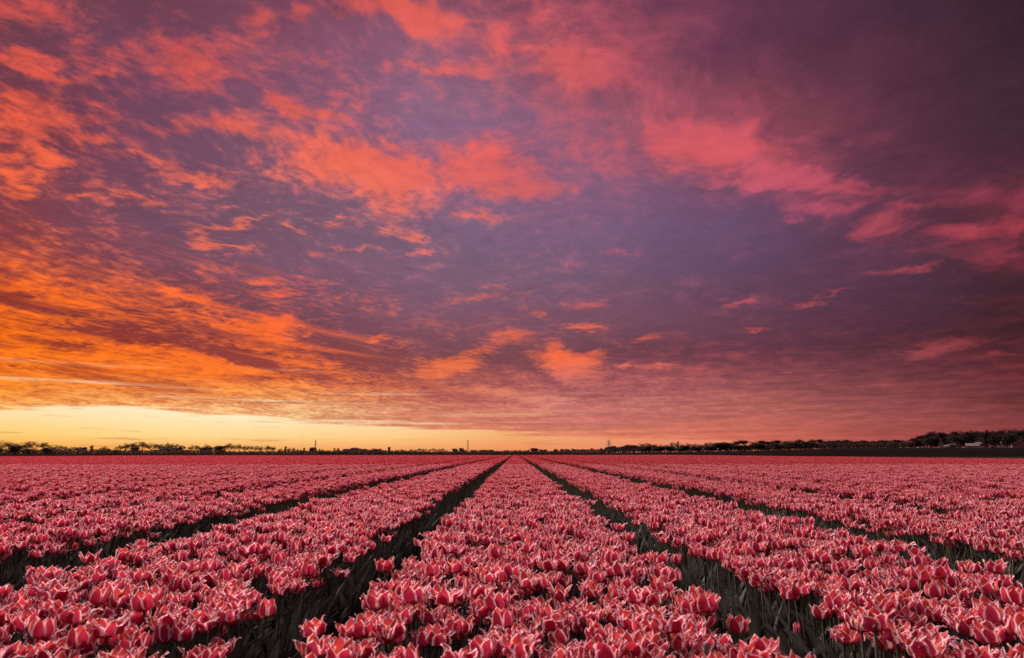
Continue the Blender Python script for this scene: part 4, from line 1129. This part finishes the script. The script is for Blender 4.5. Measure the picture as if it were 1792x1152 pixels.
def house(name, px, dist, base_px, w, d, h, rh, wall, roof, label, gable=True, wins=(), door=None, rot=0.0, cat='house'):
    """Walls, saddle roof, windows with frames, door; gable towards the field when gable is set."""
    x = (px - 901) / 1195 * dist
    z0 = CAM_Z + (793.5 - base_px) / 1195 * dist * 1.016
    e = bpy.data.objects.new(name, None)
    COL.objects.link(e)
    e.location, e.rotation_euler = (x, dist, z0 - .3), (0, 0, rot - math.atan2(x, dist))
    tag(e, label, cat, 'buildings at the foot of the wood')
    mw, mr = plain(name + '_wall', tuple(c * .34 for c in wall)), plain(name + '_roof', tuple(c * .30 for c in roof))
    a, b = w / 2, d / 2
    g = Geo()
    H = h + .3
    g.add([(-a, -b, 0), (a, -b, 0), (a, b, 0), (-a, b, 0), (-a, -b, H), (a, -b, H), (a, b, H), (-a, b, H)], [(0, 1, 5, 4), (1, 2, 6, 5), (2, 3, 7, 6), (3, 0, 4, 7)])
    if gable:
        g.add([(-a, -b, H), (a, -b, H), (0, -b, H + rh)], [(0, 1, 2)])
        g.add([(-a, b, H), (a, b, H), (0, b, H + rh)], [(1, 0, 2)])
    else:
        g.add([(-a, -b, H), (-a, b, H), (-a, 0, H + rh)], [(0, 1, 2)])
        g.add([(a, -b, H), (a, b, H), (a, 0, H + rh)], [(1, 0, 2)])
    link('wall', g.mesh('wall', mw), e)
    t, ov = .12, .3
    g = Geo()
    if gable:
        for s in (-1, 1):
            g.add([(s * (a + ov), -b - ov, H - rh * ov / a), (s * (a + ov), b + ov, H - rh * ov / a), (0, b + ov, H + rh), (0, -b - ov, H + rh),
                   (s * (a + ov), -b - ov, H - rh * ov / a + t), (s * (a + ov), b + ov, H - rh * ov / a + t), (0, b + ov, H + rh + t), (0, -b - ov, H + rh + t)],
                  [(0, 1, 2, 3), (4, 7, 6, 5), (0, 3, 7, 4), (1, 5, 6, 2), (0, 4, 5, 1)])
    else:
        for s in (-1, 1):
            g.add([(-a - ov, s * (b + ov), H - rh * ov / b), (a + ov, s * (b + ov), H - rh * ov / b), (a + ov, 0, H + rh), (-a - ov, 0, H + rh),
                   (-a - ov, s * (b + ov), H - rh * ov / b + t), (a + ov, s * (b + ov), H - rh * ov / b + t), (a + ov, 0, H + rh + t), (-a - ov, 0, H + rh + t)],
                  [(0, 1, 2, 3), (4, 7, 6, 5), (0, 3, 7, 4), (1, 5, 6, 2), (0, 4, 5, 1)])
    ro = link('roof', g.mesh('roof', mr), e)
    if cat == 'house':
        g = Geo()
        g.box((w * .22 if not gable else 0.0, 0 if not gable else b * .4, H + rh * (.95 if not gable else 1.0) + .35), (.6, .6, 1.0))
        link('chimney', g.mesh('chimney', mw), ro)
    for wx, wz, ww, wh in wins:
        g = Geo()
        g.box((wx, -b - .02, wz + .3), (ww, .05, wh))
        wo = link('window', g.mesh('window', M_GLASS), e)
        g = Geo()
        for dx, dz, sx, sz in ((0, wh / 2, ww + .12, .1), (0, -wh / 2, ww + .12, .1), (-ww / 2, 0, .1, wh), (ww / 2, 0, .1, wh), (0, 0, .06, wh - .1)):
            g.box((wx + dx, -b - .05, wz + .3 + dz), (sx, .05, sz))
        link('frame', g.mesh('frame', mw), wo)
    if door:
        g = Geo()
        g.box((door[0], -b - .03, door[2] / 2 + .3), (door[1], .06, door[2]))
        link('door', g.mesh('door', M_DOOR), e)
    return e


house('barn', 1776, 262, 784.6, 7.6, 9, 1.3, 1.7, (.46, .22, .19), (.24, .13, .11), 'pale gabled barn standing at the far right edge in front of the wood', True, (), (1.8, 1.2, 1.2), .06, 'barn')
house('cottage', 1738, 292, 784.4, 2.4, 4, 1.0, .8, (.80, .76, .74), (.10, .07, .06), 'small white-fronted cottage with a dark roof just left of the barn', True, [(-.5, .6, .45, .5), (.5, .6, .45, .5)], None, 0, 'house')
house('farmhouse', 1688, 292, 784.2, 4.4, 5, .75, .95, (.72, .66, .63), (.60, .50, .47), 'low building with a pale pinkish roof in the middle of the wood edge', False, [(-1.2, .4, .6, .4), (.9, .4, .6, .4)], None, 0, 'house')
house('shed', 1699.5, 305, 782.0, 1.6, 2.4, 1.2, .5, (.70, .64, .62), (.62, .54, .50), 'tiny pale shed peeping over the low pink-roofed building', False, (), (0, .6, .9), 0, 'shed')
house('shed', 1653, 296, 783.8, 2.4, 3, 1.0, .4, (.20, .19, .19), (.26, .25, .25), 'grey flat-looking shed at the left part of the wood edge', False, (), (.4, .7, .9), 0, 'shed')
house('cottage', 1634.5, 300, 783.2, 1.7, 3.4, 1.8, .9, (.55, .42, .40), (.22, .14, .12), 'narrow pinkish gabled cottage half hidden at the left of the wood', True, [(0, 1.1, .5, .6)], None, 0, 'house')
house('shed', 1643.5, 292, 784.0, 1.5, 2, .55, .35, (.80, .75, .72), (.66, .60, .57), 'small white shed right beside the narrow pinkish cottage', False, (), (.2, .4, .5), 0, 'shed')
house('cottage', 1552, 372, 784.0, 3.4, 5, .5, .9, (.60, .55, .53), (.62, .53, .50), 'low pale-roofed cottage among the trees left of the wood', False, [(-.8, .3, .5, .3), (.8, .3, .5, .3)], None, 0, 'house')
house('cottage', 1517.5, 375, 784.0, 1.3, 3, 1.2, .7, (.80, .74, .72), (.20, .15, .13), 'tiny white gable end showing between trees right of the pylon', True, [(0, .7, .4, .4)], None, 0, 'house')
house('cottage', 1447, 378, 783.8, 1.2, 3, 1.1, .6, (.46, .36, .33), (.18, .12, .10), 'tiny brownish gable end in the middle of the right-hand tree line', True, [(0, .6, .35, .4)], None, 0, 'house')


# ------------------------------------------------------------------ masts and tower on the horizon
def lattice(name, px, dist, top, width, label, drums=(), arms=()):
    x = (px - 901) / 1195 * dist
    h = (793.5 - top) / 1195 * dist * 1.016 + CAM_Z
    e = bpy.data.objects.new(name, None)
    COL.objects.link(e)
    e.location = (x, dist, 0)
    tag(e, label, 'mast', 'masts standing on the horizon')
    w0, w1 = width, width * .35
    cs = [(1, 1), (-1, 1), (-1, -1), (1, -1)]
    for sx, sy in cs:
        g = Geo()
        g.tube([(sx * w0 / 2, sy * w0 / 2, -.2), (sx * w1 / 2, sy * w1 / 2, h * .93)], [.16, .12], 5)
        link('leg', g.mesh('leg', M_METAL), e)
    n = 12
    for i in range(n):
        g = Geo()
        t0, t1 = i / n, (i + 1) / n
        a0, a1 = (w0 + (w1 - w0) * t0) / 2, (w0 + (w1 - w0) * t1) / 2
        for q in range(4):
            (ax, ay), (bx, by) = cs[q], cs[(q + 1) % 4]
            g.tube([(ax * a0, ay * a0, h * .93 * t0), (bx * a1, by * a1, h * .93 * t1)], [.07, .07], 4)
            g.tube([(ax * a1, ay * a1, h * .93 * t1), (bx * a1, by * a1, h * .93 * t1)], [.07, .07], 4)
        link('brace', g.mesh('brace', M_METAL), e)
    g = Geo()
    g.tube([(0, 0, h * .92), (0, 0, h)], [.16, .08], 6, cap=True)
    link('antenna', g.mesh('antenna', M_METAL), e)
    for z, r, l in drums:
        g = Geo()
        g.tube([(0, 0, h * z - l / 2), (0, 0, h * z - l * .4), (0, 0, h * z + l * .4), (0, 0, h * z + l / 2)], [r * .6, r, r, r * .6], 8, cap=True)
        link('antenna_drum', g.mesh('antenna_drum', M_METAL), e)
    for z, l in arms:
        g = Geo()
        g.tube([(-l / 2, 0, h * z), (0, 0, h * z + .5), (l / 2, 0, h * z)], [.12, .22, .12], 5)
        ao = link('cross_arm', g.mesh('cross_arm', M_METAL), e)
        for s in (-1, 1):
            g = Geo()
            g.tube([(s * l * .46, 0, h * z), (s * l * .46, 0, h * z - 1.6)], [.12, .16], 5, cap=True)
            link('insulator', g.mesh('insulator', M_METAL), ao)


lattice('radio_mast', 556.3, 860, 769.5, 1.6, 'slender radio mast with two drums behind the rounded tree', [(.62, .75, 1.6), (.80, .6, 1.5)])
lattice('radio_mast', 819.8, 930, 771.5, 2.2, 'slim lattice mast with antenna heads left of the centre bed', [(.82, .7, 1.6), (.97, .8, 1.4)])
lattice('power_pylon', 1063, 700, 770.5, 2.6, 'lattice power pylon with cross arms above the dark tree block', [], [(.62, 5.5), (.78, 6.5), (.93, 4.5)])


def tower(px, dist, top, wpx):
    x = (px - 901) / 1195 * dist
    h = (793.5 - top) / 1195 * dist * 1.016 + CAM_Z
    r = wpx / 1195 * dist / 2
    e = bpy.data.objects.new('silo_tower', None)
    COL.objects.link(e)
    e.location = (x, dist, 0)
    tag(e, 'squat dark tower block rising over the far trees in the middle left', 'tower')
    g = Geo()
    g.tube([(0, 0, 0), (0, 0, h * .55), (0, 0, h * .86)], [r * .9, r * .88, r * .88], 14)
    m = plain('tower_wall', (.12, .09, .08))
    link('shaft', g.mesh('shaft', m), e)
    g = Geo()
    g.tube([(0, 0, h * .86), (0, 0, h * .88), (0, 0, h * .97), (0, 0, h)], [r * .9, r, r, r * .7], 14, cap=True)
    link('roof_cap', g.mesh('roof_cap', M_METAL), e)


tower(684, 960, 783, 5)
